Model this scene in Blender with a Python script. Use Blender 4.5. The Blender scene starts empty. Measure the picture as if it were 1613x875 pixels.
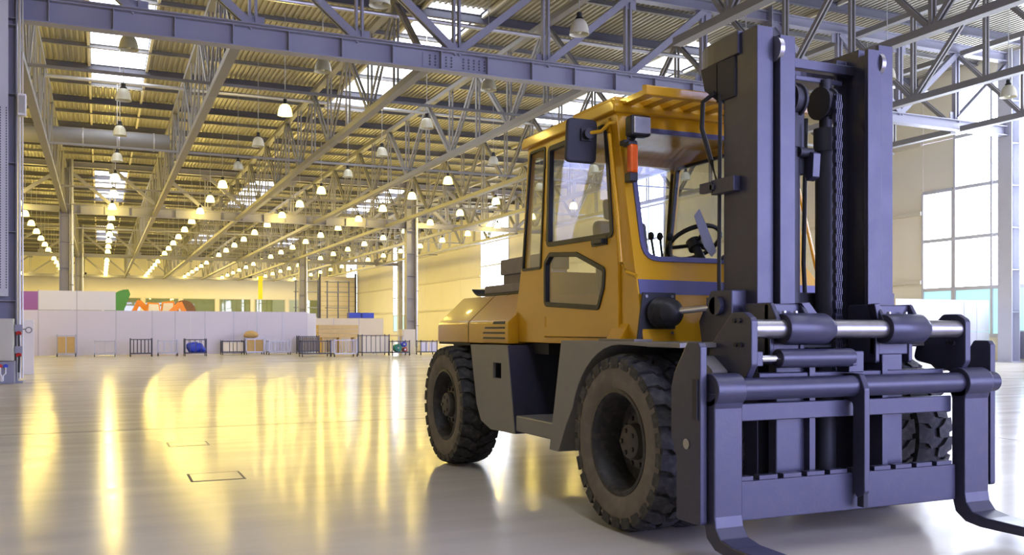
import bpy, bmesh, math, random
from mathutils import Vector, Matrix
random.seed(7)
PI = math.pi
SC = bpy.context.scene
C = SC.collection

# ------------------------------------------------------------------ camera, sky, exposure
FPX, HORIZON, YAW = 1462.0, 520.0, math.radians(23.94)
cd = bpy.data.cameras.new('camera'); cam = bpy.data.objects.new('camera', cd); C.objects.link(cam)
cd.sensor_width = 36.0; cd.lens = FPX / 1613 * 36; cd.shift_y = (HORIZON - 437.5) / 1613
cd.clip_start = 0.05; cd.clip_end = 600
cam.location = (0, 0, 1.225); cam.rotation_euler = (PI / 2, 0, -YAW)
SC.camera = cam

W = bpy.data.worlds.new('sky'); SC.world = W; W.use_nodes = True
bg = W.node_tree.nodes['Background']
bg.inputs[0].default_value = (0.52, 0.54, 1.0, 1); bg.inputs[1].default_value = 9.8
WINDOW_LIGHT = 11.0          # daylight on the milky glazing
SKYLIGHT = 5.0
LAMP_WATT = 310.0
SHADE_GLOW = 9.0
SC.view_settings.view_transform = 'Standard'; SC.view_settings.look = 'None'
SC.view_settings.gamma = 1.0; SC.view_settings.use_curve_mapping = False
SC.view_settings.exposure = 0.3
cy = SC.cycles
cy.use_denoising = True; cy.max_bounces = 8; cy.diffuse_bounces = 4; cy.glossy_bounces = 4; cy.transparent_max_bounces = 16
cy.sample_clamp_indirect = 6.0; cy.caustics_reflective = False; cy.caustics_refractive = False

# ------------------------------------------------------------------ materials
def nt(name):
    m = bpy.data.materials.new(name); m.use_nodes = True
    return m, m.node_tree.nodes, m.node_tree.links, m.node_tree.nodes['Principled BSDF']
def mat(name, col, rough=0.5, metal=0.0, var=0.12, scale=3.0, bump=0.0, coat=0.0, rvar=0.1, dust=None, dustamt=0.0):
    m, N, L, b = nt(name)
    tc = N.new('ShaderNodeTexCoord'); nz = N.new('ShaderNodeTexNoise')
    nz.inputs['Scale'].default_value = scale; nz.inputs['Detail'].default_value = 6
    L.new(tc.outputs['Object'], nz.inputs['Vector'])
    r = N.new('ShaderNodeMix'); r.data_type = 'RGBA'
    r.inputs['A'].default_value = (*[c * (1 - var) for c in col], 1); r.inputs['B'].default_value = (*[min(1, c * (1 + var)) for c in col], 1)
    L.new(nz.outputs['Fac'], r.inputs['Factor'])
    out = r.outputs['Result']
    if dust:
        n2 = N.new('ShaderNodeTexNoise'); n2.inputs['Scale'].default_value = scale * 2.7; n2.inputs['Detail'].default_value = 9
        L.new(tc.outputs['Object'], n2.inputs['Vector'])
        rp = N.new('ShaderNodeMapRange'); rp.inputs['From Min'].default_value = 0.45; rp.inputs['From Max'].default_value = 0.75
        rp.inputs['To Max'].default_value = dustamt
        L.new(n2.outputs['Fac'], rp.inputs['Value'])
        x = N.new('ShaderNodeMix'); x.data_type = 'RGBA'; x.inputs['B'].default_value = (*dust, 1)
        L.new(rp.outputs['Result'], x.inputs['Factor']); L.new(out, x.inputs['A']); out = x.outputs['Result']
    L.new(out, b.inputs['Base Color'])
    rr = N.new('ShaderNodeMapRange'); rr.inputs['To Min'].default_value = max(0.02, rough - rvar); rr.inputs['To Max'].default_value = min(1, rough + rvar)
    L.new(nz.outputs['Fac'], rr.inputs['Value']); L.new(rr.outputs['Result'], b.inputs['Roughness'])
    b.inputs['Metallic'].default_value = metal
    if coat: b.inputs['Coat Weight'].default_value = coat; b.inputs['Coat Roughness'].default_value = 0.08
    if bump:
        bp = N.new('ShaderNodeBump'); bp.inputs['Strength'].default_value = bump; bp.inputs['Distance'].default_value = 0.01
        n3 = N.new('ShaderNodeTexNoise'); n3.inputs['Scale'].default_value = scale * 12; n3.inputs['Detail'].default_value = 5
        L.new(tc.outputs['Object'], n3.inputs['Vector']); L.new(n3.outputs['Fac'], bp.inputs['Height']); L.new(bp.outputs['Normal'], b.inputs['Normal'])
    return m
def glow(name, col, strength, sample=True):
    m, N, L, b = nt(name)
    b.inputs['Base Color'].default_value = (*[0.8 * c for c in col], 1); b.inputs['Roughness'].default_value = 0.5
    b.inputs['Emission Color'].default_value = (*col, 1); b.inputs['Emission Strength'].default_value = strength
    if not sample: m.cycles.emission_sampling = 'NONE'
    return m
def glassmat(name, tint, refl=0.9):
    m = bpy.data.materials.new(name); m.use_nodes = True; N = m.node_tree.nodes; L = m.node_tree.links; N.clear()
    o = N.new('ShaderNodeOutputMaterial'); t = N.new('ShaderNodeBsdfTransparent'); g = N.new('ShaderNodeBsdfGlossy')
    x = N.new('ShaderNodeMixShader'); f = N.new('ShaderNodeFresnel')
    t.inputs['Color'].default_value = (*tint, 1); g.inputs['Roughness'].default_value = 0.02; g.inputs['Color'].default_value = (refl, refl, refl, 1)
    ge = N.new('ShaderNodeNewGeometry'); mr = N.new('ShaderNodeMapRange'); mr.inputs['To Min'].default_value = 1.75; mr.inputs['To Max'].default_value = 1/1.75
    L.new(ge.outputs['Backfacing'], mr.inputs['Value']); L.new(mr.outputs['Result'], f.inputs['IOR'])
    L.new(f.outputs['Fac'], x.inputs['Fac']); L.new(t.outputs[0], x.inputs[1]); L.new(g.outputs[0], x.inputs[2]); L.new(x.outputs[0], o.inputs['Surface'])
    return m
def shademat():
    # lit milky glass: glows itself and lets part of the bulb's light through
    m = bpy.data.materials.new('lit_lamp_shade'); m.use_nodes = True; N = m.node_tree.nodes; L = m.node_tree.links; N.clear()
    o = N.new('ShaderNodeOutputMaterial'); t = N.new('ShaderNodeBsdfTransparent'); e = N.new('ShaderNodeEmission'); x = N.new('ShaderNodeMixShader')
    t.inputs['Color'].default_value = (1.0, 0.97, 0.85, 1); e.inputs['Color'].default_value = (1.0, 0.80, 0.22, 1); e.inputs['Strength'].default_value = SHADE_GLOW
    x.inputs['Fac'].default_value = 0.35; L.new(t.outputs[0], x.inputs[1]); L.new(e.outputs[0], x.inputs[2]); L.new(x.outputs[0], o.inputs['Surface'])
    m.cycles.emission_sampling = 'NONE'
    return m
def floormat():
    m, N, L, b = nt('polished_concrete')
    tc = N.new('ShaderNodeTexCoord')
    def noise(scale, sx, sy, det=6):
        mp = N.new('ShaderNodeMapping'); mp.inputs['Scale'].default_value = (sx, sy, 1)
        n = N.new('ShaderNodeTexNoise'); n.inputs['Scale'].default_value = scale; n.inputs['Detail'].default_value = det
        L.new(tc.outputs['Object'], mp.inputs['Vector']); L.new(mp.outputs['Vector'], n.inputs['Vector']); return n
    a = noise(0.5, 1, 1); s = noise(2.0, 0.25, 1.6, 8); f = noise(5.0, 0.22, 2.2, 7)
    cr = N.new('ShaderNodeValToRGB'); cr.color_ramp.elements[0].position = 0.3; cr.color_ramp.elements[1].position = 0.7
    cr.color_ramp.elements[0].color = (0.51, 0.465, 0.385, 1); cr.color_ramp.elements[1].color = (0.62, 0.57, 0.475, 1)
    ad = N.new('ShaderNodeMath'); ad.operation = 'ADD'; h1 = N.new('ShaderNodeMath'); h1.operation = 'MULTIPLY'; h1.inputs[1].default_value = 0.5
    L.new(a.outputs['Fac'], ad.inputs[0]); L.new(s.outputs['Fac'], ad.inputs[1]); L.new(ad.outputs[0], h1.inputs[0]); L.new(h1.outputs[0], cr.inputs['Fac'])
    L.new(cr.outputs['Color'], b.inputs['Base Color'])
    rr = N.new('ShaderNodeMapRange'); rr.inputs['From Min'].default_value = 0.3; rr.inputs['From Max'].default_value = 0.7
    rr.inputs['To Min'].default_value = 0.12; rr.inputs['To Max'].default_value = 0.22
    L.new(s.outputs['Fac'], rr.inputs['Value']); L.new(rr.outputs['Result'], b.inputs['Roughness'])
    b.inputs['Specular IOR Level'].default_value = 0.03
    bp = N.new('ShaderNodeBump'); bp.inputs['Strength'].default_value = 0.03; bp.inputs['Distance'].default_value = 0.012
    L.new(f.outputs['Fac'], bp.inputs['Height']); L.new(bp.outputs['Normal'], b.inputs['Normal'])
    return m
M = dict(
    floor=floormat(),
    deck=mat('galvanised_deck', (0.41, 0.39, 0.33), 0.45, 0.3, 0.15, 0.8),
    purlin=mat('dark_purlin_paint', (0.10, 0.10, 0.13), 0.6, 0, 0.2, 2),
    steel=mat('lilac_grey_steel_paint', (0.27, 0.27, 0.34), 0.45, 0, 0.1, 1.2),
    steel2=mat('grey_truss_paint', (0.22, 0.215, 0.22), 0.5, 0, 0.12, 1.2),
    galv=mat('galvanised_pipe', (0.55, 0.55, 0.55), 0.35, 0.6, 0.1, 3),
    wall=mat('cream_sandwich_panel', (0.80, 0.76, 0.64), 0.55, 0, 0.04, 0.5),
    girt=mat('cream_girt', (0.66, 0.62, 0.52), 0.5, 0, 0.05, 1),
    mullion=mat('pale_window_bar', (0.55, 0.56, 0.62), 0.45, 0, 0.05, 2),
    pane=glow('milky_window_pane', (0.80, 0.86, 1.0), WINDOW_LIGHT),
    pane_teal=glow('teal_lower_pane', (0.35, 0.62, 0.62), 1.0),
    skylight=glow('skylight_sheet', (0.86, 0.90, 1.0), SKYLIGHT),
    white=mat('white_board', (0.72, 0.70, 0.74), 0.5, 0, 0.03, 1),
    lilac=mat('lilac_white_board', (0.62, 0.58, 0.68), 0.5, 0, 0.03, 1),
    cream=mat('cream_board', (0.70, 0.62, 0.50), 0.55, 0, 0.03, 1),
    black=mat('black_plastic', (0.015, 0.015, 0.018), 0.45, 0, 0.2, 6),
    darkwire=mat('dark_cart_paint', (0.06, 0.06, 0.09), 0.5, 0.2, 0.2, 6),
    greywire=mat('grey_cart_zinc', (0.40, 0.40, 0.44), 0.4, 0.4, 0.1, 6),
    cardboard=mat('cardboard', (0.50, 0.33, 0.13), 0.8, 0, 0.12, 5),
    wood=mat('pale_pine', (0.62, 0.45, 0.22), 0.65, 0, 0.15, 4),
    blue=mat('blue_tarpaulin', (0.02, 0.05, 0.55), 0.4, 0, 0.2, 4),
    green=mat('green_plastic', (0.02, 0.22, 0.14), 0.4, 0, 0.15, 4),
    red=mat('red_plastic', (0.55, 0.03, 0.03), 0.4, 0, 0.1, 4),
    purple=mat('purple_board', (0.32, 0.12, 0.50), 0.5, 0, 0.05, 2),
    banner=mat('yellow_banner', (0.75, 0.70, 0.02), 0.6, 0, 0.05, 2),
    orange=mat('orange_machine_paint', (0.70, 0.24, 0.01), 0.4, 0, 0.1, 3),
    brown=mat('brown_arch_board', (0.16, 0.08, 0.04), 0.6, 0, 0.2, 3),
    greendome=mat('green_canopy', (0.06, 0.25, 0.08), 0.6, 0, 0.15, 3),
    boxbeige=mat('beige_cabinet_paint', (0.52, 0.51, 0.44), 0.5, 0, 0.04, 3),
    shade_off=mat('milky_lamp_shade', (0.62, 0.60, 0.46), 0.3, 0, 0.05, 4),
    shade_on=shademat(),
    yellow=mat('yellow_forklift_paint', (0.64, 0.335, 0.008), 0.30, 0, 0.07, 2.5, coat=0.35, rvar=0.06),
    navy=mat('dark_slate_forklift_paint', (0.042, 0.042, 0.075), 0.36, 0.1, 0.15, 5, bump=0.05, dust=(0.075, 0.07, 0.08), dustamt=0.3),
    greybody=mat('grey_forklift_paint', (0.20, 0.19, 0.185), 0.45, 0, 0.1, 4, bump=0.04, dust=(0.26, 0.23, 0.19), dustamt=0.4),
    darkbody=mat('black_chassis_paint', (0.02, 0.02, 0.028), 0.6, 0, 0.2, 5),
    chrome=mat('bright_steel_rod', (0.75, 0.75, 0.78), 0.18, 1.0, 0.05, 6, rvar=0.05),
    worn=mat('worn_steel_shaft', (0.38, 0.37, 0.38), 0.32, 0.9, 0.2, 9),
    tread=mat('tyre_tread_rubber', (0.030, 0.030, 0.032), 0.75, 0, 0.25, 9, bump=0.15, dust=(0.13, 0.12, 0.11), dustamt=0.55),
    sidewall=mat('dusty_tyre_sidewall', (0.15, 0.125, 0.10), 0.8, 0, 0.18, 4, bump=0.12, dust=(0.24, 0.205, 0.16), dustamt=0.6),
    rim=mat('dusty_dark_rim', (0.035, 0.033, 0.034), 0.55, 0.2, 0.25, 8, dust=(0.12, 0.10, 0.085), dustamt=0.5),
    hub=mat('dusty_hub', (0.09, 0.08, 0.07), 0.7, 0.1, 0.2, 8),
    rubber=mat('black_rubber', (0.012, 0.012, 0.014), 0.5, 0, 0.2, 8),
    stripe=mat('slate_blue_stripe', (0.11, 0.11, 0.24), 0.4, 0, 0.05, 4),
    amber=mat('amber_lens', (0.75, 0.11, 0.005), 0.2, 0, 0.1, 20, coat=0.5),
    lens=mat('clear_lamp_lens', (0.8, 0.82, 0.88), 0.18, 0.75, 0.25, 40, coat=0.8),
    seat=mat('charcoal_seat_vinyl', (0.04, 0.04, 0.05), 0.6, 0, 0.2, 6),
    block=mat('weathered_block_wood', (0.30, 0.26, 0.23), 0.8, 0, 0.25, 7, bump=0.3),
    glass=glassmat('cab_glass', (0.93, 0.95, 0.97)),
    backglass=glassmat('hall_glass', (0.75, 0.80, 0.72)),
    hatch=mat('floor_plate_steel', (0.46, 0.45, 0.43), 0.2, 0.0, 0.1, 6),
    joint=mat('dark_joint_filler', (0.09, 0.085, 0.08), 0.6, 0, 0.2, 6),
)

# ------------------------------------------------------------------ mesh helpers
WORLD = {}                                              # object name -> world offset of its origin
class MB:
    def __init__(s): s.v = []; s.f = []; s.m = []; s.cur = 0
    def face(s, vs, fs):
        o = len(s.v); s.v += [tuple(x) for x in vs]
        for f in fs: s.f.append([i + o for i in f]); s.m.append(s.cur)
        return s
    def box(s, x0, x1, y0, y1, z0, z1):
        return s.face([(x0,y0,z0),(x1,y0,z0),(x1,y1,z0),(x0,y1,z0),(x0,y0,z1),(x1,y0,z1),(x1,y1,z1),(x0,y1,z1)],
                      [(3,2,1,0),(4,5,6,7),(0,1,5,4),(1,2,6,5),(2,3,7,6),(3,0,4,7)])
    def prism(s, poly, a, b, axis='x'):
        # poly in the two other axes (in order), extruded a..b along axis
        def P(p, t):
            return (t, p[0], p[1]) if axis == 'x' else ((p[0], t, p[1]) if axis == 'y' else (p[0], p[1], t))
        n = len(poly)
        vs = [P(p, a) for p in poly] + [P(p, b) for p in poly]
        fs = [list(range(n)), list(range(2*n-1, n-1, -1))] + [(i, i+n, (i+1)%n+n, (i+1)%n) for i in range(n)]
        return s.face(vs, fs)
    def frame(s, d):
        d = Vector(d).normalized(); u = Vector((0,0,1)) if abs(d.z) < 0.95 else Vector((0,1,0))
        a = d.cross(u).normalized(); return d, a, a.cross(d).normalized()
    def cyl(s, p0, p1, r, n=16, r1=None, caps=True):
        p0 = Vector(p0); p1 = Vector(p1); r1 = r if r1 is None else r1
        d, a, b = s.frame(p1 - p0); vs = []
        for p, q in ((p0, r), (p1, r1)):
            for i in range(n):
                t = 2*PI*i/n; vs.append(p + a*(q*math.cos(t)) + b*(q*math.sin(t)))
        fs = [(i, (i+1)%n, (i+1)%n+n, i+n) for i in range(n)]
        if caps: fs += [list(range(n-1,-1,-1)), list(range(n, 2*n))]
        return s.face(vs, fs)
    def tube(s, pts, r, n=8):
        P = [Vector(p) for p in pts]; vs = []; m = len(P)
        for k, p in enumerate(P):
            t = (P[min(k+1, m-1)] - P[max(k-1, 0)])
            d, a, b = s.frame(t)
            for i in range(n):
                g = 2*PI*i/n; vs.append(p + a*(r*math.cos(g)) + b*(r*math.sin(g)))
        fs = [(k*n+i, k*n+(i+1)%n, (k+1)*n+(i+1)%n, (k+1)*n+i) for k in range(m-1) for i in range(n)]
        fs += [list(range(n-1,-1,-1)), list(range((m-1)*n, m*n))]
        return s.face(vs, fs)
    def lathe(s, prof, c, axis='z', n=32, closed=False):
        # prof: (along, radius)
        vs = []; m = len(prof)
        for h, r in prof:
            for i in range(n):
                t = 2*PI*i/n; x, y = r*math.cos(t), r*math.sin(t)
                p = (x, y, h) if axis == 'z' else ((h, x, y) if axis == 'x' else (x, h, y))
                vs.append((c[0]+p[0], c[1]+p[1], c[2]+p[2]))
        K = m if closed else m-1
        fs = [(k*n+i, k*n+(i+1)%n, ((k+1)%m)*n+(i+1)%n, ((k+1)%m)*n+i) for k in range(K) for i in range(n)]
        return s.face(vs, fs)
    def beam(s, p0, p1, rects):
        # rects: (a0,a1,b0,b1) across the bar, a sideways, b upwards
        p0 = Vector(p0); p1 = Vector(p1); d, a, b = s.frame(p1 - p0)
        for a0, a1, b0, b1 in rects:
            vs = [p + a*x + b*y for p in (p0, p1) for x, y in ((a0,b0),(a1,b0),(a1,b1),(a0,b1))]
            s.face(vs, [(3,2,1,0),(4,5,6,7),(0,1,5,4),(1,2,6,5),(2,3,7,6),(3,0,4,7)])
        return s
    def mesh(s, name, mats, off=(0,0,0), smooth=None):
        me = bpy.data.meshes.new(name)
        me.from_pydata([(x-off[0], y-off[1], z-off[2]) for x, y, z in s.v], [], s.f)
        bm = bmesh.new(); bm.from_mesh(me); bmesh.ops.recalc_face_normals(bm, faces=bm.faces); bm.to_mesh(me); bm.free()
        for mm in (mats if isinstance(mats, (list, tuple)) else [mats]): me.materials.append(mm)
        if len(me.polygons) == len(s.m): me.polygons.foreach_set('material_index', s.m)
        if smooth: me.shade_smooth(); me.set_sharp_from_angle(angle=math.radians(smooth))
        return me
    def build(s, name, mats, parent=None, smooth=None, bevel=0, seg=2):
        off = WORLD[parent.name] if parent else (0,0,0)
        o = bpy.data.objects.new(name, s.mesh(name, mats, off, smooth)); C.objects.link(o)
        if parent: o.parent = parent
        WORLD[o.name] = off
        if bevel:
            b = o.modifiers.new('bevel', 'BEVEL'); b.width = bevel; b.segments = seg; b.limit_method = 'ANGLE'; b.angle_limit = math.radians(40)
        return o
def tag(o, label, cat=None, group=None, kind=None):
    o['label'] = label
    if cat: o['category'] = cat
    if group: o['group'] = group
    if kind: o['kind'] = kind
    return o
def empty(name, loc):
    o = bpy.data.objects.new(name, None); C.objects.link(o); o.location = loc; o.empty_display_size = 0.2
    WORLD[o.name] = tuple(loc); return o
def put(name, me, loc, parent=None):
    o = bpy.data.objects.new(name, me); C.objects.link(o)
    off = WORLD[parent.name] if parent else (0,0,0)
    o.location = (loc[0]-off[0], loc[1]-off[1], loc[2]-off[2])
    if parent: o.parent = parent
    WORLD[o.name] = tuple(loc); return o
def copy_tree(o, loc=None, parent=None):
    c = o.copy(); C.objects.link(c); c.parent = parent
    if loc is not None: c.location = loc
    WORLD[c.name] = tuple(loc) if loc is not None else WORLD[o.name]
    for ch in o.children:
        if ch is not c: copy_tree(ch, None, c)
    return c
CACHE = {}
def member(name, p0, p1, rects, m, parent):
    v = tuple(round(b-a, 3) for a, b in zip(p0, p1)); key = (v, tuple(rects), m.name)
    if key not in CACHE: CACHE[key] = MB().beam((0,0,0), v, rects).mesh(name, m)
    return put(name, CACHE[key], p0, parent)
def rect(w, h): return ((-w/2, w/2, -h/2, h/2),)
def twin(w, h, g): return ((-g/2-w, -g/2, -h/2, h/2), (g/2, g/2+w, -h/2, h/2))
def ibeam(w, h, t=0.03): return ((-w/2, w/2, h/2-t, h/2), (-w/2, w/2, -h/2, -h/2+t), (-t/2, t/2, -h/2+t, h/2-t))
def rnd(poly, r, n=5):
    out = []; m = len(poly)
    for i in range(m):
        p = Vector(poly[i]); a = Vector(poly[i-1]) - p; b = Vector(poly[(i+1)%m]) - p
        rr = r[i] if isinstance(r, (list, tuple)) else r
        ang = a.angle(b); t = min(rr / math.tan(ang/2), a.length*0.49, b.length*0.49)
        if t < 1e-4: out.append(tuple(p)); continue
        q0 = p + a.normalized()*t; q1 = p + b.normalized()*t
        for k in range(n+1):
            u = k/n; out.append(tuple(q0*(1-u)**2 + p*2*u*(1-u) + q1*u*u))
    return out
def inset(poly, d):
    m = len(poly); A = sum(poly[i][0]*poly[(i+1)%m][1] - poly[(i+1)%m][0]*poly[i][1] for i in range(m)); sg = 1 if A > 0 else -1
    out = []
    for i in range(m):
        p0, p, p1 = Vector(poly[i-1]), Vector(poly[i]), Vector(poly[(i+1)%m])
        e0 = (p-p0).normalized(); e1 = (p1-p).normalized()
        n0 = Vector((-e0.y, e0.x))*sg; n1 = Vector((-e1.y, e1.x))*sg
        k = (n0+n1); k = k / max(0.3, k.dot(n0)) if k.length > 1e-6 else n0
        out.append(tuple(p + k*d))
    return out
def plate(name, outer, holes, fn0, fn1, m, parent, bevel=0.0):
    """flat sheet with holes; fn0 / fn1 map the 2-D outline to the two faces"""
    bm = bmesh.new(); edges = []
    for lp in [outer] + holes:
        vs = [bm.verts.new((p[0], p[1], 0)) for p in lp]
        edges += [bm.edges.new((vs[i], vs[(i+1)%len(vs)])) for i in range(len(vs))]
    bmesh.ops.triangle_fill(bm, use_beauty=True, use_dissolve=False, edges=edges)
    bm.verts.index_update()
    co = [(v.co.x, v.co.y) for v in bm.verts]; tri = [[v.index for v in f.verts] for f in bm.faces]
    # drop triangles that landed in a hole
    def inside(pt, lp):
        c = False; j = len(lp)-1
        for i in range(len(lp)):
            if (lp[i][1] > pt[1]) != (lp[j][1] > pt[1]) and pt[0] < (lp[j][0]-lp[i][0])*(pt[1]-lp[i][1])/(lp[j][1]-lp[i][1])+lp[i][0]: c = not c
            j = i
        return c
    tri = [t for t in tri if not any(inside((sum(co[i][0] for i in t)/3, sum(co[i][1] for i in t)/3), h) for h in holes)]
    bound = [[(e.verts[0].index, e.verts[1].index)] for e in edges]
    n = len(co); mb = MB()
    fs = tri + [[i+n for i in reversed(t)] for t in tri] + [(b[0][0], b[0][1], b[0][1]+n, b[0][0]+n) for b in bound]
    bm.free()
    mb.face([fn0(*p) for p in co] + [fn1(*p) for p in co], fs)
    return mb.build(name, m, parent, bevel=bevel)
def sidep(x0, x1):
    return (lambda y, z: (x0, y, z)), (lambda y, z: (x1, y, z))

# ------------------------------------------------------------------ the hall: floor
YF, YB, XL, XR, ZR = -12.0, 146.0, -22.0, 32.8, 12.2
fl = MB().box(XL-0.4, XR+0.4, YF-20, YB+0.4, -0.3, 0).build('floor', M['floor']); tag(fl, 'polished grey concrete floor with mirror-like lamp reflections', kind='structure')
for x0, x1, y0, y1 in ((0.69, 1.08, 7.89, 8.28), (0.675, 1.05, 10.35, 10.69)):
    o = MB().box(x0, x1, y0, y1, -0.02, 0.002).build('hatch_cover', M['floor'], fl)
    f = MB()
    for a in ((x0-.02, x0, y0-.03, y1+.03), (x1, x1+.02, y0-.03, y1+.03), (x0, x1, y0-.03, y0), (x0, x1, y1, y1+.03)): f.box(*a, -0.02, 0.0015)
    f.build('hatch_gap', M['joint'], o)
for y in (12.25, 24.0, 36.0): MB().box(XL, XR, y-0.014, y+0.014, -0.02, 0.0012).build('floor_joint', M['joint'], fl)
for x in (-6.0, 9.3, 21.0): MB().box(x-0.010, x+0.010, YF, YB, -0.02, 0.0012).build('floor_joint', M['joint'], fl)

# roof deck: trapezoid sheet ribs running down the hall, open where the skylights are
SKYX = (0.7, 11.1, 21.5); SKYY = ((-8, 6), (29.5, 46), (69, 85), (108, 124))
deck = MB(); pitch = 0.2; x = XL
while x < XR:
    inx = any(abs(x+pitch/2 - sx) < 1.0 for sx in SKYX)
    rng = [(YF, YB)]
    if inx:
        rng = []; a = YF
        for s0, s1 in SKYY: rng.append((a, s0)); a = s1
        rng.append((a, YB))
    pr = [(0, 0), (0.07, 0), (0.095, 0.06), (0.175, 0.06), (0.2, 0)]
    for y0, y1 in rng:
        vs = [(x+px, yy, ZR+pz) for yy in (y0, y1) for px, pz in pr]
        deck.face(vs, [(i, i+1, i+6, i+5) for i in range(4)])
    x += pitch
ceil = deck.build('ceiling', M['deck']); tag(ceil, 'corrugated steel roof deck with dark purlins high above the hall', kind='structure')
cap = MB().box(XL, XR+0.3, YF, YB, ZR+0.35, ZR+0.45).build('roof_insulation', M['purlin'], ceil)
y = -9.0
while y < YB-1:
    big = (round(y/3) % 2 == 0)
    me_key = ('purlin', big)
    if me_key not in CACHE:
        CACHE[me_key] = MB().beam((XL,0,0), (XR,0,0), ibeam(0.14, 0.30 if big else 0.16, 0.02)).mesh('purlin', M['purlin'] if big else M['steel2'])
    put('purlin', CACHE[me_key], (0, y, ZR-(0.16 if big else 0.09)), ceil); y += 3.0
for sx in SKYX:
    for s0, s1 in SKYY:
        yy = s0
        while yy < s1-0.1:
            e = min(yy+2.95, s1); MB().box(sx-1.02, sx+1.02, yy+0.03, e, ZR+0.05, ZR+0.09).build('skylight_sheet', M['skylight'], ceil); yy += 3.0
for sx in SKYX:
    for e in (-1.1, 1.1): MB().box(sx+e-0.05, sx+e+0.05, YF, YB, ZR-0.12, ZR-0.01).build('deck_rail', M['girt'], ceil)

# ------------------------------------------------------------------ walls and windows
GL = (1.0, 2.95, 5.05, 7.15, 9.3, 11.4)
WIN = [(8.6, 28.05), (50.0, 55.4), (74.5, 81.0), (103.0, 109.5), (127.0, 133.0)]
wr = MB().box(XR+0.12, XR+0.16, YF, YB, 0, 0.25).build('wall_right', M['girt']); tag(wr, 'cream panelled side wall with tall bright windows', kind='structure')
def wpanel(y0, y1, z0, z1):
    MB().box(XR, XR+0.12, y0+0.012, y1-0.012, z0+0.012, z1-0.012).build('wall_panel', M['wall'], wr)
def rows(y0, y1, zs):
    n = max(1, round((y1-y0)/5.5)); w = (y1-y0)/n
    for i in range(n):
        for z0, z1 in zip(zs[:-1], zs[1:]): wpanel(y0+i*w, y0+(i+1)*w, z0, z1)
ZP = (0.0, 3.3, 6.3, 9.3, 12.25)
prev = YF
for i, (a, b) in enumerate(WIN):
    if i == 1: rows(28.05, 29.7, (7.15, 9.3, 12.25)); rows(29.7, a, ZP)
    else: rows(prev, a, ZP)
    rows(a, b if i else 29.7, (0.0, GL[0])); rows(a, b, (11.4, 12.25)); prev = b
rows(prev, YB, ZP)
MB().box(XR+0.12, XR+0.16, YF, YB, ZR, ZR+0.3).build('wall_cap', M['girt'], wr)
def window(n, y0, y1, zs, cols, label):
    w = MB(); d0, d1 = XR-0.06, XR+0.10; wy = (y1-y0)/cols
    for k in range(cols+1): w.box(d0, d1, y0+k*wy-0.05, y0+k*wy+0.05, zs[0], zs[-1])
    for z in zs: w.box(d0+0.015, d1-0.015, y0, y1, z-0.075, z+0.075)
    o = w.build('window_%d' % n, M['mullion']); tag(o, label, kind='structure')
    for k in range(cols):
        for q in range(len(zs)-1):
            MB().box(XR+0.0, XR+0.02, y0+k*wy+0.05, y0+(k+1)*wy-0.05, zs[q]+0.05, zs[q+1]-0.05).build('pane', M['pane_teal'] if q == 0 else M['pane'], o)
window(1, 8.6, 28.05, GL, 11, 'tall bright glazed wall beside the forklift mast')
window(2, 28.16, 29.7, GL[:4], 1, 'low bright window column stepping down beside the tall glazing')
for k, (a, b) in enumerate(WIN[1:]): window(3+k, a, b, GL, 3, ['bright window hidden largely behind the cab', 'bright tall window seen above the forklift hood', 'narrow bright window beside the distant column', 'farthest narrow window near the hall end'][k])
for z in (3.3, 6.3, 9.3):
    for a, b in ((29.75, 49.9), (55.5, 74.4), (81.1, 102.9), (109.6, 126.9)): MB().box(XR-0.12, XR-0.002, a, b, z-0.08, z+0.08).build('girt', M['girt'], wr)
wb = MB().box(XL, XR+0.3, YB, YB+0.3, 0, ZR+0.3).build('wall_back', M['wall']); tag(wb, 'distant end wall glowing yellow behind the partitions', kind='structure')
for k in range(10):
    x0 = XL+2+k*5.2
    o = MB()
    for a in ((x0, x0+0.12), (x0+4.6, x0+4.72)): o.box(*a, YB-0.1, YB-0.01, 0.3, 6.0)
    for z in (0.3, 3.1, 5.9): o.box(x0, x0+4.72, YB-0.09, YB-0.01, z-.06, z+.06)
    o = o.build('window_%d' % (8+k), M['girt']); tag(o, 'dim glazed bay in the end wall, number %d from the corner' % (k+1), kind='structure')
    o['label'] = ['first', 'second', 'third', 'fourth', 'fifth', 'sixth', 'seventh', 'eighth', 'ninth', 'tenth'][9-k] + ' glazed bay of the end wall counted from the window side'
    for z0, z1 in ((0.36, 3.04), (3.16, 5.84)): MB().box(x0+.12, x0+4.6, YB-0.05, YB-0.04, z0, z1).build('pane', M['backglass'], o)
wf = MB().box(XL, 2.5, YF-.3, YF, 0, ZR+.3).build('wall_front_unseen', M['wall']); tag(wf, 'unseen added end wall behind the camera, its gate shaping the daylight', kind='structure')  # unseen wall, added to narrow the daylight to the front right
MB().box(27.0, XR+.3, YF-.3, YF, 0, ZR+.3).build('unseen_gate_side', M['wall'], wf); MB().box(2.5, 27.0, YF-.3, YF, 9.5, ZR+.3).build('unseen_gate_lintel', M['wall'], wf)
wl = MB().box(XL-0.3, XL, YF, YB, 0, ZR+0.3).build('wall_left', M['wall']); tag(wl, 'cream side wall far beyond the left column', kind='structure')

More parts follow.
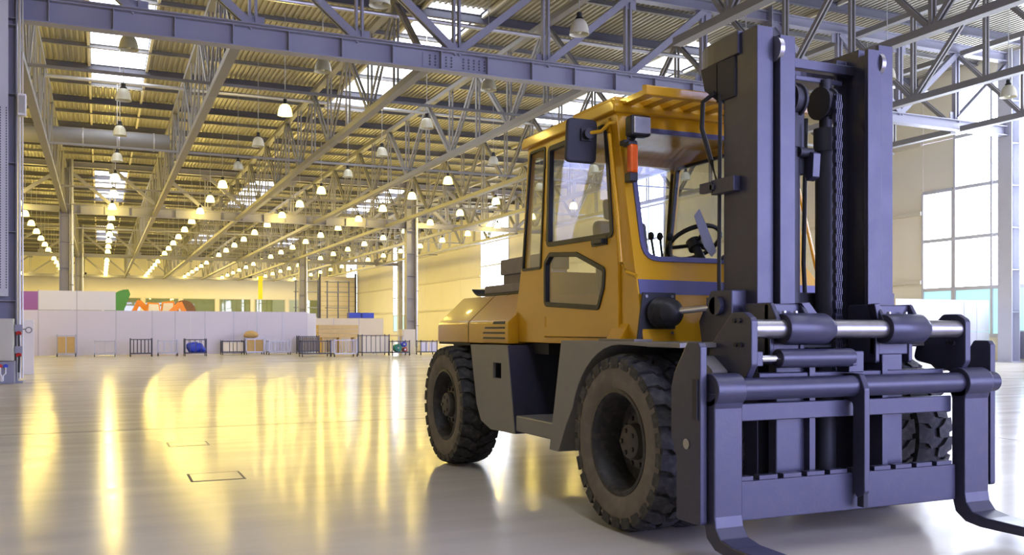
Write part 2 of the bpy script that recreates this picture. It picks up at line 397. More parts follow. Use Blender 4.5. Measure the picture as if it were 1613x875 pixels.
# ------------------------------------------------------------------ columns
def column(x, y, w, name, label, pipes=True, top=ZR-0.35, tone='steel'):
    r = empty(name, (x, y, 0)); tag(r, label, kind='structure')
    MB().box(x-w/2, x-w/2+.03, y-.3, y+.3, 0, top).box(x+w/2-.03, x+w/2, y-.3, y+.3, 0, top).build('flange', M[tone], r)
    MB().box(x-w/2+.03, x+w/2-.03, y-.02, y+.02, 0, top).build('web', M[tone], r)
    MB().box(x-w/2-.12, x+w/2+.12, y-.4, y+.4, 0, 0.04).build('base_plate', M[tone], r)
    for z in [1.9+1.6*k for k in range(6)]: MB().box(x-w/2+.03, x+w/2-.03, y-.28, y-.02, z-.01, z+.01).build('stiffener', M[tone], r)
    if pipes:
        MB().cyl((x+w/2+.11, y-.1, 0), (x+w/2+.11, y-.1, top), 0.09, 12).build('downpipe', M['galv'], r, 30)
        for z in (1.5, 4, 6.5, 9): MB().box(x+w/2, x+w/2+.22, y-.22, y+.02, z, z+.05).build('clamp', M['steel2'], r)
    return r
c0 = column(-2.0, 24.6, 0.5, 'column', 'lilac-grey steel column with electrical cabinet in front', False)
strip = MB().box(-2.13, -1.93, 24.24, 24.27, 2.0, 11.8).build('perforated_tray', M['mullion'], c0)
hm = MB().box(-0.012, 0.012, -0.002, 0.002, -0.02, 0.02).mesh('slot', M['purlin'])
for k in range(70):
    for xx in (-2.09, -1.97): put('slot', hm, (xx, 24.238, 2.2+k*0.06), strip)
MB().tube([(-1.70, 24.3, 0.1), (-1.70, 24.3, 11.8)], 0.03).build('conduit', M['galv'], c0, 30)
MB().tube([(-1.64, 24.3, 0.1), (-1.64, 24.3, 11.8)], 0.018).build('conduit', M['galv'], c0, 30)
column(-2.0, 64.0, 0.6, 'column', 'distant steel column with downpipe left of the hanging lamps')
column(20.4, 24.6, 0.6, 'column', 'steel column behind the forklift mast')
column(20.4, 64.0, 0.7, 'column', 'steel column with downpipe above the cage trolleys')
column(-2.0, 103.0, 0.6, 'column', 'slim far column in line behind the pipe-clad one')
column(20.4, 103.0, 0.7, 'column', 'slim far column above the white partition end')
column(31.6, 24.6, 0.45, 'column', 'steel column with glare put into its colour, standing before the tall glazing', False, tone='mullion')  # pale colour on all three wall columns stands in for overexposed light
column(31.6, 64.0, 0.5, 'column', 'wall column behind the forklift cab', False, tone='mullion')
column(31.6, 103.0, 0.5, 'column', 'distant wall column beside a narrow window', False, tone='mullion')

# ------------------------------------------------------------------ roof trusses
ZB, ZT = 8.75, 11.45
def cross_truss(y, x0, x1, n, heavy, label):
    r = empty('roof_truss', (x0, y, 0)); tag(r, label, 'truss', 'roof trusses', 'structure')
    h = 0.56 if heavy else 0.36
    member('bottom_chord', (x0, y, ZB), (x1, y, ZB), ibeam(0.36, h, 0.03), M['steel'], r)
    member('top_chord', (x0, y, ZT+.1), (x1, y, ZT+.1), ibeam(0.3, 0.34, 0.03), M['steel'], r)
    if heavy:
        k = x0+0.9
        while k < x1: MB().box(k-.01, k+.01, y-.18, y-.02, ZB-h/2+.03, ZB+h/2-.03).build('stiffener', M['steel'], r); k += 1.4
        MB().box(x0, x1, y-.34, y-.16, ZB+h/2, ZB+h/2+.025).build('chord_flange', M['steel'], r)
    p = (x1-x0)/n; zb, zt = ZB+h/2, ZT-.07; R2 = twin(0.07, 0.20, 0.08)
    for i in range(n+1):
        xx = x0+i*p
        if 0 < i < n: member('vertical', (xx, y, zb), (xx, y, zt), twin(0.06, 0.16, 0.10), M['steel'], r)
        if i < n:
            if i < n/2: member('diagonal', (xx, y, zt), (xx+p, y, zb), R2, M['steel'], r)
            else: member('diagonal', (xx, y, zb), (xx+p, y, zt), R2, M['steel'], r)
        MB().box(xx-.3, xx+.3, y-.012, y+.012, zb-.02, zb+.3).build('gusset', M['steel'], r)
        MB().box(xx-.3, xx+.3, y-.012, y+.012, zt-.3, zt+.02).build('gusset', M['steel'], r)
    return r
ct = cross_truss(24.6, -2.0, 20.4, 8, True, 'broad lilac-grey roof truss crossing the top of the picture')
bm_ = MB().cyl((0,-.02,0), (0,0,0), 0.028, 6).mesh('bolt', M['purlin'])
for i in range(10):
    for zz in (-.12, -.04, .05, .13): put('bolt', bm_, (8.4+i*0.16+(0.2 if i > 4 else 0), 24.565, ZB+zz), ct)
MB().box(8.2, 10.5, 24.565, 24.584, ZB-.2, ZB+.2).build('splice_plate', M['steel'], ct)
cross_truss(24.6, 20.4, 31.6, 4, False, 'slender roof truss between the mast and the tall glazing')
for y, nm in ((64.0, 'second'), (103.0, 'third'), (142.0, 'fourth')):
    cross_truss(y, -2.0, 20.4, 8, y < 70, nm + ' cross truss down the hall, spanning the lamp rows')
    cross_truss(y, 20.4, 31.6, 4, False, nm + ' cross truss down the hall, short span by the window wall')
    cross_truss(y, -22.0, -2.0, 6, False, nm + ' cross truss down the hall, beyond the left columns')
cross_truss(-10, -2.0, 20.4, 8, True, 'cross truss above the open end of the hall')
LX = (-2.0, 3.2, 8.35, 13.5, 18.65, 23.8, 28.9)
LN = ('above the left column', 'first inward from the left column', 'second inward from the left column', 'third inward from the left column', 'passing over the forklift mast', 'right of the mast', 'nearest the window wall')
BAYS = ((-10, 24.6, 'near bay'), (24.6, 64.0, 'middle bay'), (64.0, 103.0, 'far bay'), (103.0, 142.0, 'farthest bay'))
for xi, X in enumerate(LX):
    for bi, (y0, y1, bn) in enumerate(BAYS):
        if bi == 0 and xi < 3: continue                       # above and behind the camera
        if bi == 0 and xi == 3: y1 = 20.2
        r = empty('lattice_girder', (X, y0, 0)); tag(r, 'lengthwise lattice girder %s, %s' % (LN[xi], bn), 'girder', 'lengthwise lattice girders', 'structure')
        zb, zt = ZB-0.16, ZT-0.1
        member('bottom_chord', (X, y0+.2, zb), (X, y1-.2, zb), rect(0.26, 0.20), M['steel2'], r)
        member('top_chord', (X, y0+.2, zt), (X, y1-.2, zt), rect(0.24, 0.18), M['steel2'], r)
        n = 13; p = (y1-y0)/n; V = twin(0.05, 0.10, 0.08); D = twin(0.05, 0.12, 0.08)
        if bi < 2:
            for i in range(n):
                ya = y0+i*p
                if i: member('vertical', (X, ya, zb+.1), (X, ya, zt-.1), V, M['steel2'], r)
                if i % 2 == 0: member('diagonal', (X, ya+.1, zb+.1), (X, ya+p-.1, zt-.1), D, M['steel2'], r)
                else: member('diagonal', (X, ya+.1, zt-.1), (X, ya+p-.1, zb+.1), D, M['steel2'], r)
        else:
            mb = MB()
            for i in range(n):
                ya = y0+i*p
                mb.beam((X, ya, zb), (X, ya, zt), V)
                mb.beam((X, ya, zb if i % 2 == 0 else zt), (X, ya+p, zt if i % 2 == 0 else zb), D)
            o = mb.build('web_bars', M['steel2'], r); o['kind'] = 'stuff'
for k, Y in enumerate((30.2, 42.4, 54.8, 77, 90)):
    o = MB().beam((-2, Y, 8.9), (31.6, Y, 8.9), rect(0.07, 0.09)).build('bracing_rail', M['steel2'])
    tag(o, 'thin steel bracing rail across the girders, %s from the front truss' % ('first', 'second', 'third', 'fourth', 'fifth', 'sixth', 'seventh', 'eighth', 'ninth')[k], 'rail', 'bracing rails', 'structure')
for k, Y in enumerate((19.0, 27.6, 39.4)):
    o = MB().cyl((-2, Y, 10.9), (31.6, Y, 10.9), 0.07, 10).build('ceiling_pipe', M['galv'], None, 30)
    tag(o, 'galvanised pipe crossing under the roof, %s from the front' % ('first', 'second', 'third', 'fourth')[k], 'pipe', 'ceiling pipes')
o = MB().cyl((-6, 46.5, 10.0), (3.0, 46.5, 10.0), 0.40, 20).build('ventilation_duct', M['steel2'], None, 30); tag(o, 'fat round galvanised air duct behind the left girder', 'duct')
for k in range(6): MB().lathe([(-.03, .40), (-.03, .43), (.03, .43), (.03, .40)], (-5.2+k*1.5, 46.5, 10.0), 'x', 20).build('duct_collar', M['galv'], o)

# ------------------------------------------------------------------ pendant lamps
RX = (-4.5, 0.7, 5.9, 11.1, 16.3, 21.5, 26.7, -9.7); ORD = ['first', 'second', 'third', 'fourth', 'fifth', 'sixth', 'seventh', 'eighth', 'ninth', 'tenth', 'eleventh', 'twelfth', 'thirteenth', 'fourteenth', 'fifteenth', 'sixteenth', 'seventeenth', 'eighteenth', 'nineteenth', 'twentieth', 'twenty-first', 'twenty-second', 'twenty-third', 'twenty-fourth', 'twenty-fifth', 'twenty-sixth']
bell = [(0.20, 0.06), (0.19, 0.10), (0.15, 0.155), (0.06, 0.205), (-0.06, 0.235), (-0.18, 0.25), (-0.19, 0.255), (-0.18, 0.243), (-0.06, 0.228), (0.06, 0.198), (0.15, 0.148), (0.185, 0.095)]
SH_OFF = MB().lathe(bell, (0,0,0), 'z', 20).mesh('shade', M['shade_off'], smooth=50)
SH_ON = MB().lathe(bell, (0,0,0), 'z', 20).mesh('shade', M['shade_on'], smooth=50)
BODY = MB().lathe([(0.19, 0.0), (0.19, 0.105), (0.24, 0.10), (0.26, 0.07), (0.36, 0.07), (0.39, 0.03), (0.39, 0.0)], (0,0,0), 'z', 14).mesh('housing', M['black'], smooth=40)
ROD = MB().cyl((0,0,0.38), (0,0,ZR-8.9+.055), 0.012, 6).mesh('hanging_rod', M['galv'])
BULB = MB().lathe([(0.12, 0.0), (0.12, 0.05), (0.02, 0.09), (-0.06, 0.08), (-0.11, 0.04), (-0.12, 0.0)], (0,0,0), 'z', 12).mesh('bulb', M['shade_off'], smooth=60)
LD = bpy.data.lights.new('lamp_light', 'POINT'); LD.energy = LAMP_WATT; LD.color = (1.0, 0.79, 0.23); LD.shadow_soft_size = 0.14
def is_lit(ri, j):
    if ri == 2 and j == 2: return True
    if ri == 4 and j >= 4: return True
    return j >= 5
for ri, X in enumerate(RX):
    for j in range(-4 if X < 0 else 0, 21):
        Y = 20.8+6*j
        if Y > YB-4: continue
        if (ri == 0 and j < 1) or (ri == 7 and j < -1): continue
        on = is_lit(ri, j) or X < 0
        r = empty('pendant_lamp', (X, Y, 8.9))
        if X > 0: tag(r, '%s bell lamp, %s from camera, %s row from the left' % ('glowing yellow' if on else 'unlit milky white', ORD[j], ORD[ri]), 'lamp', 'pendant lamps over the hall')
        elif ri == 0 and j >= 7: tag(r, 'glowing yellow bell lamp, %s visible past the column, leftmost row' % ORD[j-7], 'lamp', 'pendant lamps over the hall')
        else: tag(r, 'glowing yellow bell lamp beyond the left column, %s of %s side row' % (ORD[j+4], 'the near' if ri == 0 else 'the far'), 'lamp', 'pendant lamps over the hall')
        put('shade', SH_ON if on else SH_OFF, (X, Y, 8.9), r); put('housing', BODY, (X, Y, 8.9), r); put('hanging_rod', ROD, (X, Y, 8.9), r)
        if on:
            l = bpy.data.objects.new('lamp_light', LD); C.objects.link(l); l.parent = r; l.location = (0, 0, -0.02)
        else: put('bulb', BULB, (X, Y, 8.85), r)

# ------------------------------------------------------------------ the forklift (faces the camera, axes of the hall)
FX = 3.95
FK = empty('forklift', (FX, 6.0, 0)); tag(FK, 'large yellow forklift truck with enclosed cab and dark slate mast', 'forklift')
Yel, Nav, Gry, Drk = M['yellow'], M['navy'], M['greybody'], M['darkbody']
# wheels: rim is the part, tyre / hub / nuts are its pieces
WR = 0.535
def tyre_mesh(w, sign):
    """axis x, outer face on the side of sign"""
    mb = MB(); R = WR; h = w/2; n = 64
    prof = [(h*.86, .315), (h*.95, .34), (h*1.0, .40), (h*1.0, .45), (h*.96, .472), (h*.99, .478), (h*.97, .49), (h*.92, R-.035), (h*.75, R-.028), (0, R-.024),
            (-h*.75, R-.028), (-h*.92, R-.035), (-h*.99, .46), (-h*1.0, .40), (-h*.86, .315)]
    k0 = len(mb.f); mb.lathe(prof, (0,0,0), 'x', n)
    for q in range(k0, len(mb.f)):
        ring = (q-k0)//n
        mb.m[q] = 0 if (ring < 6 or ring > 11) else 1
    mb.cur = 1; N = 26
    for i in range(N):
        a = 2*PI*i/N; s = 2*PI/N
        for sd in (1, -1):
            a0 = a + (s/2 if sd < 0 else 0)
            # outline in (angle, x): hooked block, leaning towards the middle groove
            o = [(0.10, 1.02), (0.80, 1.02), (0.86, .62), (1.12, .40), (1.06, .06), (0.62, .04), (0.44, .34), (0.14, .55)]
            top = []; bot = []
            for t, f in o:
                an = a0 + t*s; x = sd*h*f
                rt = R - (0.022 if f > 0.9 else 0.0); rb = R - (0.085 if f > 0.9 else 0.035)
                top.append((x, rt*math.cos(an), rt*math.sin(an))); bot.append((x, rb*math.cos(an), rb*math.sin(an)))
            m = len(o); mb.face(top+bot, [list(range(m))] + [(j, (j+1)%m, (j+1)%m+m, j+m) for j in range(m)])
    mb.cur = 0
    if sign < 0: mb.v = [(-x, y, z) for x, y, z in mb.v]
    return mb.mesh('tyre', [M['sidewall'], M['tread']], smooth=35)
def wheel(name, x, y, w, sign, deep, label=None):
    h = w/2; d = deep
    rimp = [(h*.84, .325), (h*.93, .325), (h*.95, .305), (h*.86, .295), (h*.70, .285), (h-d, .265), (h-d-.01, .16), (h-d-.01, 0.0)]
    back = [(-h*.86, .325), (-h*.9, .30), (-h*.5, .28), (h-d-.03, .26)]
    mb = MB().lathe([(a*sign, r) for a, r in rimp], (0,0,0), 'x', 40).lathe([(a*sign, r) for a, r in back], (0,0,0), 'x', 40)
    rim = put(name, mb.mesh(name, M['rim'], smooth=35), (x, y, WR), FK)
    if label: rim['label'] = label
    key = ('tyre', w, sign)
    if key not in CACHE: CACHE[key] = tyre_mesh(w, sign)
    put('tyre', CACHE[key], (x, y, WR), rim)
    z0 = h-d
    hub = MB().lathe([(a*sign, r) for a, r in ((z0-.02, .175), (z0+.03, .172), (z0+.045, .15), (z0+.05, .115), (z0+.10, .105), (z0+.11, .09), (z0+.11, 0))], (0,0,0), 'x', 28)
    put('hub', hub.mesh('hub', M['hub'], smooth=35), (x, y, WR), rim)
    nut = MB().cyl((0,0,0), (sign*.03,0,0), .016, 6).mesh('wheel_nut', M['rim'])
    for k in range(10):
        t = 2*PI*k/10; put('wheel_nut', nut, (x+sign*(z0+.03), y+.145*math.cos(t), WR+.145*math.sin(t)), rim)
    for k in range(5):
        t = 2*PI*k/5; put('wheel_nut', nut, (x+sign*(z0+.09), y+.07*math.cos(t), WR+.07*math.sin(t)), rim)
    return rim
YA, YR = 4.90, 8.02
WR = 0.54
wheel('front_wheel', 2.86+.145, YA, .29, -1, .20)
wheel('front_wheel', 2.86+.475, YA, .29, -1, .20)
wheel('front_wheel', 5.10-.145, YA, .29, 1, .20)
wheel('front_wheel', 5.10-.475, YA, .29, 1, .20)
wheel('rear_wheel', 2.87+.175, YR, .35, -1, .13)
wheel('rear_wheel', 5.02-.175, YR, .35, 1, .13)
MB().cyl((3.1, YA, WR), (4.8, YA, WR), .11, 18).box(3.6, 4.3, YA-.2, YA+.2, .33, .75).build('front_axle', Drk, FK, 30)
MB().cyl((3.2, YR, WR), (4.7, YR, WR), .09, 18).box(3.3, 4.6, YR-.12, YR+.12, .48, .62).build('rear_axle', Drk, FK, 30)
MB().box(3.42, 4.48, 4.95, 8.3, .42, 1.08).build('chassis', Drk, FK, bevel=.01)
MB().box(3.15, 4.75, 6.4, 8.5, 1.0, 1.085).box(3.12, 3.4, 7.6, 7.75, .85, 1.05).build('frame_rail', Drk, FK)
# rear bodywork
prof = rnd([(3.0, 1.075), (3.0, 1.255), (3.26, 1.50), (4.64, 1.50), (4.90, 1.255), (4.90, 1.075)], [.01, .05, .06, .06, .05, .01])
rear = [(FX+(x-FX)*.965, 1.075+(z-1.075)*.90) for x, z in prof]
cw = MB(); n = len(prof)
P0 = [(x, 7.725, z) for x, z in prof]; P1 = [(x, 8.50, z) for x, z in prof]; P2 = [(x, 8.62, z) for x, z in rear]
cw.face(P0+P1+P2, [list(range(n))[::-1], list(range(2*n, 3*n))] + [(k*n+i, k*n+(i+1)%n, (k+1)*n+(i+1)%n, (k+1)*n+i) for k in (0, 1) for i in range(n)])
cw.build('counterweight', Yel, FK, 40, bevel=.012)
MB().box(3.4, 4.5, 7.9, 8.52, .45, 1.074).build('counterweight_base', Drk, FK, bevel=.03)
MB().box(3.02, 4.88, 7.72, 8.55, 1.055, 1.076).build('underside_strip', Drk, FK)
hood = MB().prism(prof, 6.84, 7.71, 'y').build('engine_hood', Yel, FK, 40, bevel=.008)
MB().prism([(x*.998+FX*.002, z) for x, z in prof], 7.71, 7.725, 'y').build('hood_seam', Drk, FK)
for k, (z, ya, yb) in enumerate(((1.115, 6.90, 7.36), (1.158, 6.90, 7.36), (1.20, 6.90, 7.32), (1.238, 6.90, 7.14))):
    MB().prism([(2.994, z), (2.994, z+.004), (3.004, z+.022), (3.004, z)], ya, yb, 'y').build('louver', Drk, hood)
# cab
A0, A1 = (5.30, 2.66), (4.95, 1.12)                       # front corner post, top and foot
def fy(z): return A1[0] + (z-A1[1])*(A0[0]-A1[0])/(A0[1]-A1[1])
side = [(fy(1.09), 1.09), (fy(2.62), 2.62), (6.645, 2.62), (6.77, 1.72), (6.83, 1.50), (6.90, 1.30), (7.03, 1.09)]
qwin = rnd([(6.325, 2.58), (6.60, 2.58), (6.755, 1.66), (6.41, 1.66)], .03)
dopen = rnd([(fy(1.14)+.26, 1.135), (fy(1.6)+.16, 1.60), (fy(2.6)+.06, 2.595), (6.29, 2.595), (6.36, 1.135)], .02)
cabl = plate('cab_side', side, [qwin, dopen], *sidep(3.09, 3.14), Yel, FK, bevel=.006)
door_o = inset(dopen, .006)
up = rnd([(6.265, 1.815), (fy(1.80)+.175, 1.80), (fy(2.3)+.12, 2.30), (fy(2.56)+.095, 2.555), (6.235, 2.555)], .045)
lo = rnd([(6.31, 1.37), (6.31, 1.70), (6.22, 1.765), (5.79, 1.735), (5.385, 1.60), (5.40, 1.47), (5.475, 1.325)], .05)
door = plate('cab_door', door_o, [up, lo], *sidep(3.072, 3.115), Yel, FK, bevel=.005)
for w in (up, lo):
    plate('window_seal', inset(w, -.004), [inset(w, .03)], *sidep(3.062, 3.10), M['rubber'], door, bevel=.004)
    q = inset(w, .02); MB().prism(q, 3.083, 3.089, 'x').build('pane', M['glass'], door)
MB().box(3.035, 3.07, 5.38, 5.53, 1.765, 1.80).build('door_handle', M['black'], door, bevel=.008)
MB().box(3.06, 3.072, 5.36, 5.56, 1.755, 1.815).build('handle_plate', M['black'], door)
for z in (2.45, 1.9, 1.25): MB().cyl((3.078, 6.30, z-.04), (3.078, 6.30, z+.04), .014, 8).build('hinge', M['black'] if z > 2 else Yel, door)
plate('window_seal', inset(qwin, -.004), [inset(qwin, .016)], *sidep(3.082, 3.10), M['rubber'], cabl)
MB().prism(inset(qwin, .01), 3.10, 3.106, 'x').build('pane', M['glass'], cabl)
# far side of the cab
rwin = rnd([(6.57, 2.55), (6.72, 1.68), (fy(1.68)+.2, 1.68), (fy(2.55)+.1, 2.55)], .05)
rlo = rnd([(6.3, 1.35), (6.3, 1.6), (fy(1.5)+.3, 1.6), (fy(1.35)+.4, 1.35)], .04)
XC1 = 4.48
cabr = plate('cab_side', side, [rwin, rlo], *sidep(XC1-.05, XC1), Yel, FK, bevel=.006)
plate('window_seal', inset(rwin, -.004), [inset(rwin, .02)], *sidep(XC1-.058, XC1-.03), M['rubber'], cabr)
MB().prism(inset(rwin, .01), XC1-.03, XC1-.024, 'x').build('pane', M['glass'], cabr)
MB().prism(inset(rlo, .003), XC1-.03, XC1-.024, 'x').build('pane', M['glass'], cabr)
MB().box(XC1-.05, XC1-.005, 5.82, 5.88, 1.68, 2.55).build('window_bar', Drk, cabr)
# front wall with the windscreen
def frontp(t0, t1): return (lambda x, z: (x, fy(z)+t0, z)), (lambda x, z: (x, fy(z)+t1, z))
fo = [(3.088, 1.09), (4.57, 1.09), (4.57, 1.50), (4.482, 1.62), (4.482, 2.62), (3.088, 2.62)]
ws = rnd([(3.155, 1.635), (4.415, 1.635), (4.415, 2.52), (3.155, 2.52)], [.12, .12, .06, .06])
cf = plate('cab_front', fo, [ws], *frontp(-.012, .04), Yel, FK, bevel=.005)
plate('windscreen_seal', inset(ws, -.008), [inset(ws, .026)], *frontp(-.026, .0), M['stripe'], cf, bevel=.005)
wi = inset(ws, .02); a, b = frontp(-.005, .002); m = len(wi)
MB().face([a(*p) for p in wi]+[b(*p) for p in wi], [list(range(m)), list(range(2*m-1, m-1, -1))]+[(i, (i+1)%m, (i+1)%m+m, i+m) for i in range(m)]).build('windscreen', M['glass'], cf)
a, b = frontp(-.016, -.0125); st = [(3.10, 1.415), (4.56, 1.415), (4.56, 1.495), (3.10, 1.51)]
MB().face([a(*p) for p in st]+[b(*p) for p in st], [(0,1,2,3),(7,6,5,4)]+[(i, (i+1)%4, (i+1)%4+4, i+4) for i in range(4)]).build('front_stripe', M['stripe'], cf)
MB().prism([(3.62, 1.95), (3.66, 2.0), (3.70, 1.93), (3.80, 1.72), (3.76, 1.68), (3.70, 1.75)], 5.16, 5.165, 'y').build('white_strip', M['white'], cf)  # slanting white strip shape just behind the windscreen
MB().tube([(3.75, fy(1.66)-.03, 1.66), (3.9, fy(1.75)-.05, 1.76), (4.02, fy(1.8)-.05, 1.79)], .012).build('wiper_arm', M['black'], cf, 30)
MB().tube([(3.88, fy(1.70)-.05, 1.70), (4.15, fy(1.85)-.05, 1.86)], .010).build('wiper_blade', M['rubber'], cf)
# rear wall, roof and front guard
def rearp(t0, t1): return (lambda x, z: (x, 6.645-(z-2.62)*.13+t0, z)), (lambda x, z: (x, 6.645-(z-2.62)*.13+t1, z))
rw = rnd([(3.135, 1.66), (4.43, 1.66), (4.43, 2.55), (3.135, 2.55)], .04)
cr = plate('cab_rear', [(3.10, 1.48), (4.47, 1.48), (4.47, 2.62), (3.10, 2.62)], [rw], *rearp(-.05, 0), Yel, FK)
a, b = rearp(-.03, -.024); m = len(rw)
MB().face([a(*p) for p in rw]+[b(*p) for p in rw], [list(range(m)), list(range(2*m-1, m-1, -1))]+[(i, (i+1)%m, (i+1)%m+m, i+m) for i in range(m)]).build('pane', M['glass'], cr)
MB().box(3.84, 3.90, 6.62, 6.66, 1.7, 2.55).build('rear_bar', Drk, cr)
roof = MB().prism([(5.245, 2.615), (5.245, 2.665), (5.29, 2.70), (6.66, 2.70), (6.70, 2.665), (6.70, 2.615)], 3.055, 4.515, 'x').build('cab_roof', Yel, FK, bevel=.012)
MB().prism([(5.30, 2.70), (5.32, 2.735), (5.9, 2.735), (5.93, 2.70)], 3.10, 4.47, 'x').build('roof_hump', Yel, roof, bevel=.01)
MB().prism([(4.93, 2.655), (4.93, 2.715), (4.98, 2.725), (4.98, 2.655)], 3.10, 4.47, 'x').build('guard_bar', Yel, FK, bevel=.006)
for k in range(9):
    x = 3.12+k*.156; MB().prism([(x, 2.665), (x, 2.70), (x+.075, 2.70), (x+.075, 2.665)], 4.975, 5.32, 'y').build('guard_slat', Yel, FK)
MB().cyl((3.4, 5.62, 2.69), (3.4, 5.62, 2.74), .03, 12).lathe([(2.74, .045), (2.80, .042), (2.815, .02), (2.815, 0)], (3.4, 5.62, 0), 'z', 16).build('roof_beacon_base', M['black'], FK, 40)
# interior
MB().box(3.14, 4.43, 5.12, 6.80, 1.09, 1.13).build('cab_floor', Drk, FK)
MB().box(3.3, 4.38, 5.04, 5.24, 1.13, 1.56).build('dashboard', M['seat'], FK, bevel=.03)
st = MB().box(3.60, 4.12, 5.95, 6.45, 1.25, 1.45).build('driver_seat', M['seat'], FK, bevel=.05)
MB().prism([(6.38, 1.42), (6.50, 1.42), (6.60, 2.05), (6.50, 2.08)], 3.62, 4.10, 'x').build('seat_back', M['seat'], st, bevel=.04)
MB().prism([(6.50, 2.08), (6.58, 2.08), (6.60, 2.25), (6.53, 2.25)], 3.72, 4.00, 'x').build('headrest', M['seat'], st, bevel=.03)
sw = MB(); R = .19; ctr = Vector((3.80, 5.42, 1.80)); ax = Vector((0, .55, .83)).normalized(); e1 = Vector((1,0,0)); e2 = ax.cross(e1).normalized()
ring = [ctr+e1*(R*math.cos(2*PI*i/28))+e2*(R*math.sin(2*PI*i/28)) for i in range(29)]
sw.tube(ring, .016, 8)
swo = sw.build('steering_wheel', M['black'], FK, 60)
s2 = MB()
for t in (0.4, 2.75, -PI/2): s2.tube([ctr - ax*.02, ctr+e1*(R*math.cos(t))+e2*(R*math.sin(t))], .013)
s2.cyl(ctr-ax*.05, ctr+ax*.015, .055, 16).build('spokes', M['black'], swo, 40)
MB().tube([ctr-ax*.03, (3.80, 5.20, 1.50)], .03, 10).build('steering_column', M['black'], FK, 40)
for k, (x, tx) in enumerate(((3.42, 3.40), (3.47, 3.47), (3.53, 3.55))):
    lv = MB().tube([(x, 5.28, 1.50), (tx, 5.34, 1.80)], .009).build('control_lever', M['black'], FK)
    MB().lathe([(-.03, 0), (-.025, .016), (0, .022), (.02, .018), (.03, 0)], (tx, 5.345, 1.825), 'z', 12).build('lever_knob', M['rubber'], lv, 60)
MB().box(4.18, 4.42, 5.7, 6.5, 1.13, 1.55).build('side_console', M['seat'], FK, bevel=.03)
# lamps and mirror on the corner post
hl = MB().box(3.075, 3.225, 5.06, 5.15, 2.425, 2.56).build('work_light', M['black'], FK, bevel=.018)
MB().box(3.09, 3.21, 5.050, 5.062, 2.44, 2.545).build('lamp_lens', M['lens'], hl, bevel=.004)
MB().cyl((3.13, 5.13, 2.43), (3.13, 5.17, 2.39), .018, 10).box(3.07, 3.16, 5.14, 5.20, 2.38, 2.41).build('lamp_bracket', M['black'], hl)
ts = MB().box(3.075, 3.135, 5.07, 5.13, 2.19, 2.375).build('turn_signal', M['amber'], FK, bevel=.016)
MB().box(3.072, 3.138, 5.09, 5.17, 2.365, 2.395).build('signal_cap', M['black'], ts, bevel=.006)
MB().box(3.075, 3.135, 5.08, 5.15, 2.135, 2.195).build('signal_cap', M['black'], ts, bevel=.006)
mr = MB().prism(rnd([(2.815, 2.305), (3.045, 2.305), (3.055, 2.60), (2.83, 2.60)], .04), 5.46, 5.50, 'y').build('wing_mirror', Drk, FK, bevel=.012)
MB().prism(rnd([(2.83, 2.32), (3.03, 2.32), (3.04, 2.585), (2.845, 2.585)], .03), 5.50, 5.506, 'y').build('mirror_glass', M['chrome'], mr)
MB().cyl((2.96, 5.40, 2.49), (2.96, 5.46, 2.49), .035, 12).box(2.92, 3.0, 5.44, 5.46, 2.45, 2.53).build('mirror_clamp', M['black'], mr)
MB().tube([(2.96, 5.42, 2.495), (3.02, 5.35, 2.50), (3.05, 5.30, 2.545), (3.085, 5.27, 2.545)], .013).build('mirror_arm', Yel, FK, 50)
MB().tube([(3.085, 5.35, 2.50), (3.05, 5.33, 2.52), (3.045, 5.29, 2.47), (3.045, 5.19, 1.95), (3.045, 5.14, 1.62), (3.06, 5.09, 1.555), (3.085, 5.02, 1.53)], .014).build('grab_rail', Yel, FK, 50)
MB().tube([(4.48, 5.30, 2.46), (4.51, 5.24, 2.40), (4.625, 5.12, 1.62), (4.61, 5.07, 1.53), (4.56, 5.03, 1.46)], .013).build('grab_rail', Yel, FK, 50)
# lower bodywork
arch = [(YA+.655*math.cos(math.radians(t)), .50+.60*math.sin(math.radians(t))) for t in range(0, 100, 8)]
fpoly = [(4.27, 1.118), (5.70, 1.118), (5.885, .345), (5.745, .345), (5.62, .55)] + [p for p in arch if p[1] > .60 and p[0] > YA-.05] + [(4.6, 1.092), (4.27, 1.09)]
for sx0, sx1, nm in ((2.90, 3.42, 'fender'), (4.48, 5.08, 'fender')):
    MB().prism(fpoly, sx0, sx1, 'x').build(nm, Gry, FK, bevel=.004)
tank = rnd([(7.47, 1.065), (6.68, 1.07), (6.535, .385), (7.02, .375), (7.23, .43), (7.33, .56)], [.01, .01, .01, .05, .05, .05])
hole = [(6.80, .80), (6.80, .925), (6.97, .925), (6.97, .80)]
tk = plate('fuel_tank', tank, [hole], *sidep(2.925, 2.95), Gry, FK, bevel=.004)
MB().prism(inset(tank, .012), 3.02, 3.5, 'x').build('tank_body', Drk, tk)
MB().prism(inset(tank, .006), 2.95, 3.02, 'x').build('tank_rim', Drk, tk) if False else None
MB().face([(2.93, 6.675, 1.068), (2.93, 6.53, .386), (3.42, 6.53, .386), (3.42, 6.675, 1.068), (2.93, 6.69, 1.068), (2.93, 6.545, .386), (3.42, 6.545, .386), (3.42, 6.69, 1.068)],
          [(0,1,2,3),(7,6,5,4),(0,4,5,1),(1,5,6,2),(2,6,7,3),(3,7,4,0)]).build('tank_end', Nav, tk)
MB().box(2.935, 3.42, 5.83, 6.54, .405, .53).build('step', Gry, FK, bevel=.012)
MB().box(3.40, 3.43, 5.6, 6.62, .50, 1.075).build('step_back', Nav, FK)
MB().box(3.0, 4.9, 4.32, 4.75, 1.085, 1.10).build('front_apron', Drk, FK)
MB().prism([(3.09, 1.12), (3.02, 1.12), (3.09, 1.23)], 5.12, 5.30, 'y').build('corner_gusset', Yel, FK)
MB().box(2.97, 3.10, 4.86, 5.30, 1.119, 1.132).build('fender_tread', Gry, FK)
